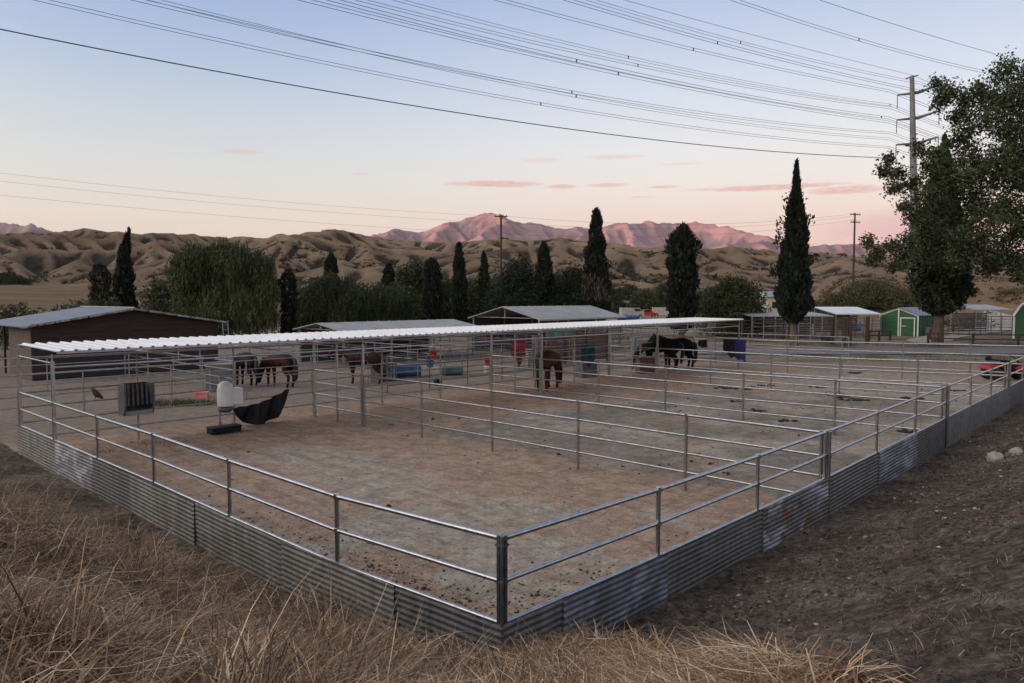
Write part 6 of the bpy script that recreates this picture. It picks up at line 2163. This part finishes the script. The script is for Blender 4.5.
# ------------------------------------------------------------------ air
hz_m = bpy.data.materials.new('haze_air'); hz_m.use_nodes = True
nt = hz_m.node_tree
for n in list(nt.nodes):
    nt.nodes.remove(n)
out = nt.nodes.new('ShaderNodeOutputMaterial'); pv = nt.nodes.new('ShaderNodeVolumePrincipled')
pv.inputs['Color'].default_value = (.74, .76, 1.0, 1)
pv.inputs['Density'].default_value = 1.1e-5
pv.inputs['Anisotropy'].default_value = 0.0
nt.links.new(pv.outputs[0], out.inputs['Volume'])
if True:
    mb = MB().box((0, 10000, 1245), (52000, 31000, 2510))
    hz = mb.build('haze', hz_m); tag(hz, 'thin evening haze over the valley', None, None, 'stuff')

# ------------------------------------------------------------------ world
w = bpy.data.worlds.new('World'); SC.world = w; w.use_nodes = True
nt = w.node_tree
for n in list(nt.nodes):
    nt.nodes.remove(n)
out = nt.nodes.new('ShaderNodeOutputWorld')
sky = nt.nodes.new('ShaderNodeTexSky'); sky.sky_type = 'NISHITA'; sky.sun_disc = False
sky.sun_elevation = SUN_EL; sky.sun_rotation = SUN_AZ
bg = nt.nodes.new('ShaderNodeBackground'); bg.inputs[1].default_value = .05
nt.links.new(sky.outputs[0], bg.inputs[0])
tc = nt.nodes.new('ShaderNodeTexCoord')
nrm = nt.nodes.new('ShaderNodeVectorMath'); nrm.operation = 'NORMALIZE'; nt.links.new(tc.outputs['Generated'], nrm.inputs[0])
sep = nt.nodes.new('ShaderNodeSeparateXYZ'); nt.links.new(nrm.outputs[0], sep.inputs[0])
X, Y_, Zc = sep.outputs
el = math_(nt, 'ARCSINE', Zc)
azn = math_(nt, 'ARCTAN2', X, Y_)
eln = math_(nt, 'MULTIPLY', el, 2 / math.pi)
dg_ = lambda d: d / 90.0
left = ramp(nt, eln, [(0, (.76, .58, .43)), (dg_(3), (.83, .68, .53)), (dg_(6), (.83, .74, .62)), (dg_(9), (.73, .74, .71)), (dg_(12.5), (.60, .67, .73)), (dg_(16), (.46, .57, .74)), (dg_(21), (.33, .45, .71)), (dg_(30), (.22, .30, .46)), (1, (.17, .21, .29))])
right = ramp(nt, eln, [(0, (.76, .44, .45)), (dg_(2.5), (.84, .52, .50)), (dg_(5.5), (.90, .68, .57)), (dg_(8), (.89, .80, .72)), (dg_(11), (.83, .83, .84)), (dg_(16), (.64, .71, .85)), (dg_(21), (.46, .56, .78)), (dg_(30), (.24, .31, .46)), (1, (.17, .21, .29))])
fa = ramp(nt, math_(nt, 'ADD', math_(nt, 'MULTIPLY', azn, .5), .5), [(.28, 0), (.64, 1)], 'EASE')
col = mix(nt, fa, left, right)
# clouds: thin pink streaks at fixed compass directions, edges broken by noise
cv = nt.nodes.new('ShaderNodeCombineXYZ')
nt.links.new(math_(nt, 'MULTIPLY', azn, 55.0), cv.inputs[0]); nt.links.new(math_(nt, 'MULTIPLY', el, 260.0), cv.inputs[1])
cn = N(nt, 'TexNoise', Scale=1.0, Detail=6, Roughness=.65); nt.links.new(cv.outputs[0], cn.inputs['Vector'])
total = None


def dirpx(px, py):
    d = ray(px, py).normalized()
    return math.atan2(d.x, d.y), math.asin(d.z)


clouds = [(496, 184, 56, 4.2, 1.2), (562, 186.5, 20, 3.0, .9), (608, 185, 24, 3.2, .8), (662, 187, 20, 2.6, .8), (770, 187.5, 92, 8.5, 1.5), (846, 190, 46, 8.0, 1.3), (240, 151.5, 26, 2.2, .45),
          (540, 160, 24, 3, .35), (615, 157, 36, 4, .45), (680, 164, 30, 3, .35), (640, 197, 16, 2, .5), (360, 174, 12, 2, .3)]
for px, py, wx, wy, st in clouds:
    a0, e0 = dirpx(px, py); a1, e1 = dirpx(px + wx, py - wy)
    da = math_(nt, 'DIVIDE', math_(nt, 'SUBTRACT', azn, a0), a1 - a0)
    de = math_(nt, 'DIVIDE', math_(nt, 'SUBTRACT', el, e0), e1 - e0)
    r2 = math_(nt, 'ADD', math_(nt, 'MULTIPLY', da, da), math_(nt, 'MULTIPLY', de, de))
    v_ = math_(nt, 'SUBTRACT', math_(nt, 'ADD', -.55, math_(nt, 'MULTIPLY', cn.outputs[0], 2.9)), r2)
    v_ = math_(nt, 'MULTIPLY', math_(nt, 'SMOOTH_MAX', v_, 0.0, .05), st * 1.2)
    total = v_ if total is None else math_(nt, 'MAXIMUM', total, v_)
total = math_(nt, 'MINIMUM', total, .85)
ccol = mix(nt, ramp(nt, cn.outputs[0], [(.4, 0), (.62, 1)]), (.64, .37, .39), (.94, .55, .44))
col = mix(nt, total, col, ccol)
# rosy bank low in the east-right
a0, e0 = dirpx(905, 228); a1, e1 = dirpx(1010, 200)
da = math_(nt, 'DIVIDE', math_(nt, 'SUBTRACT', azn, a0), a1 - a0); de = math_(nt, 'DIVIDE', math_(nt, 'SUBTRACT', el, e0), e1 - e0)
r2 = math_(nt, 'ADD', math_(nt, 'MULTIPLY', da, da), math_(nt, 'MULTIPLY', de, de))
bk = math_(nt, 'MULTIPLY', math_(nt, 'SMOOTH_MAX', math_(nt, 'SUBTRACT', math_(nt, 'ADD', .5, math_(nt, 'MULTIPLY', cn.outputs[0], .9)), r2), 0.0, .3), .8)
col = mix(nt, math_(nt, 'MINIMUM', bk, .7), col, (.75, .42, .42))
# afterglow round the sun's place, behind the camera
dt = nt.nodes.new('ShaderNodeVectorMath'); dt.operation = 'DOT_PRODUCT'; nt.links.new(nrm.outputs[0], dt.inputs[0]); dt.inputs[1].default_value = tuple(Vector((SDIR.x, SDIR.y, .28)).normalized())
gl = math_(nt, 'POWER', math_(nt, 'MAXIMUM', dt.outputs['Value'], 0.0), 2.6)
glc = nt.nodes.new('ShaderNodeVectorMath'); glc.operation = 'SCALE'; glc.inputs[0].default_value = (1.0, .86, .72)
nt.links.new(math_(nt, 'MULTIPLY', gl, 3.1), glc.inputs['Scale'])
addc = nt.nodes.new('ShaderNodeVectorMath'); addc.operation = 'ADD'
nt.links.new(col, addc.inputs[0]); nt.links.new(glc.outputs[0], addc.inputs[1])
bg2 = nt.nodes.new('ShaderNodeBackground'); bg2.inputs[1].default_value = .96
nt.links.new(addc.outputs[0], bg2.inputs[0])
ad = nt.nodes.new('ShaderNodeAddShader'); nt.links.new(bg.outputs[0], ad.inputs[0]); nt.links.new(bg2.outputs[0], ad.inputs[1])
nt.links.new(ad.outputs[0], out.inputs[0])

# ------------------------------------------------------------------ sun
sl_ = bpy.data.lights.new('sun', 'SUN'); sl_.energy = 5.0; sl_.angle = R(.5); sl_.color = (1.0, .38, .33)
so = bpy.data.objects.new('sun', sl_); COL.objects.link(so)
so.rotation_euler = (-SDIR).to_track_quat('-Z', 'Y').to_euler()
so.location = SDIR * 50

# ------------------------------------------------------------------ camera and render settings
cd = bpy.data.cameras.new('camera'); cd.sensor_width = 36; cd.lens = F / 1024 * 36
cd.clip_start = .1; cd.clip_end = 80000
co = bpy.data.objects.new('camera', cd); COL.objects.link(co)
co.location = EYE; co.rotation_euler = (math.pi / 2 - TH, 0, 0)
SC.camera = co
for o in bpy.data.objects:
    if '_w' in o:
        del o['_w']
SC.view_settings.view_transform = 'Standard'; SC.view_settings.look = 'None'
SC.view_settings.exposure = 0; SC.view_settings.gamma = 1
SC.render.engine = 'CYCLES'
SC.cycles.max_bounces = 5; SC.cycles.diffuse_bounces = 3; SC.cycles.glossy_bounces = 2; SC.cycles.transparent_max_bounces = 4; SC.cycles.volume_bounces = 0
SC.cycles.use_denoising = True
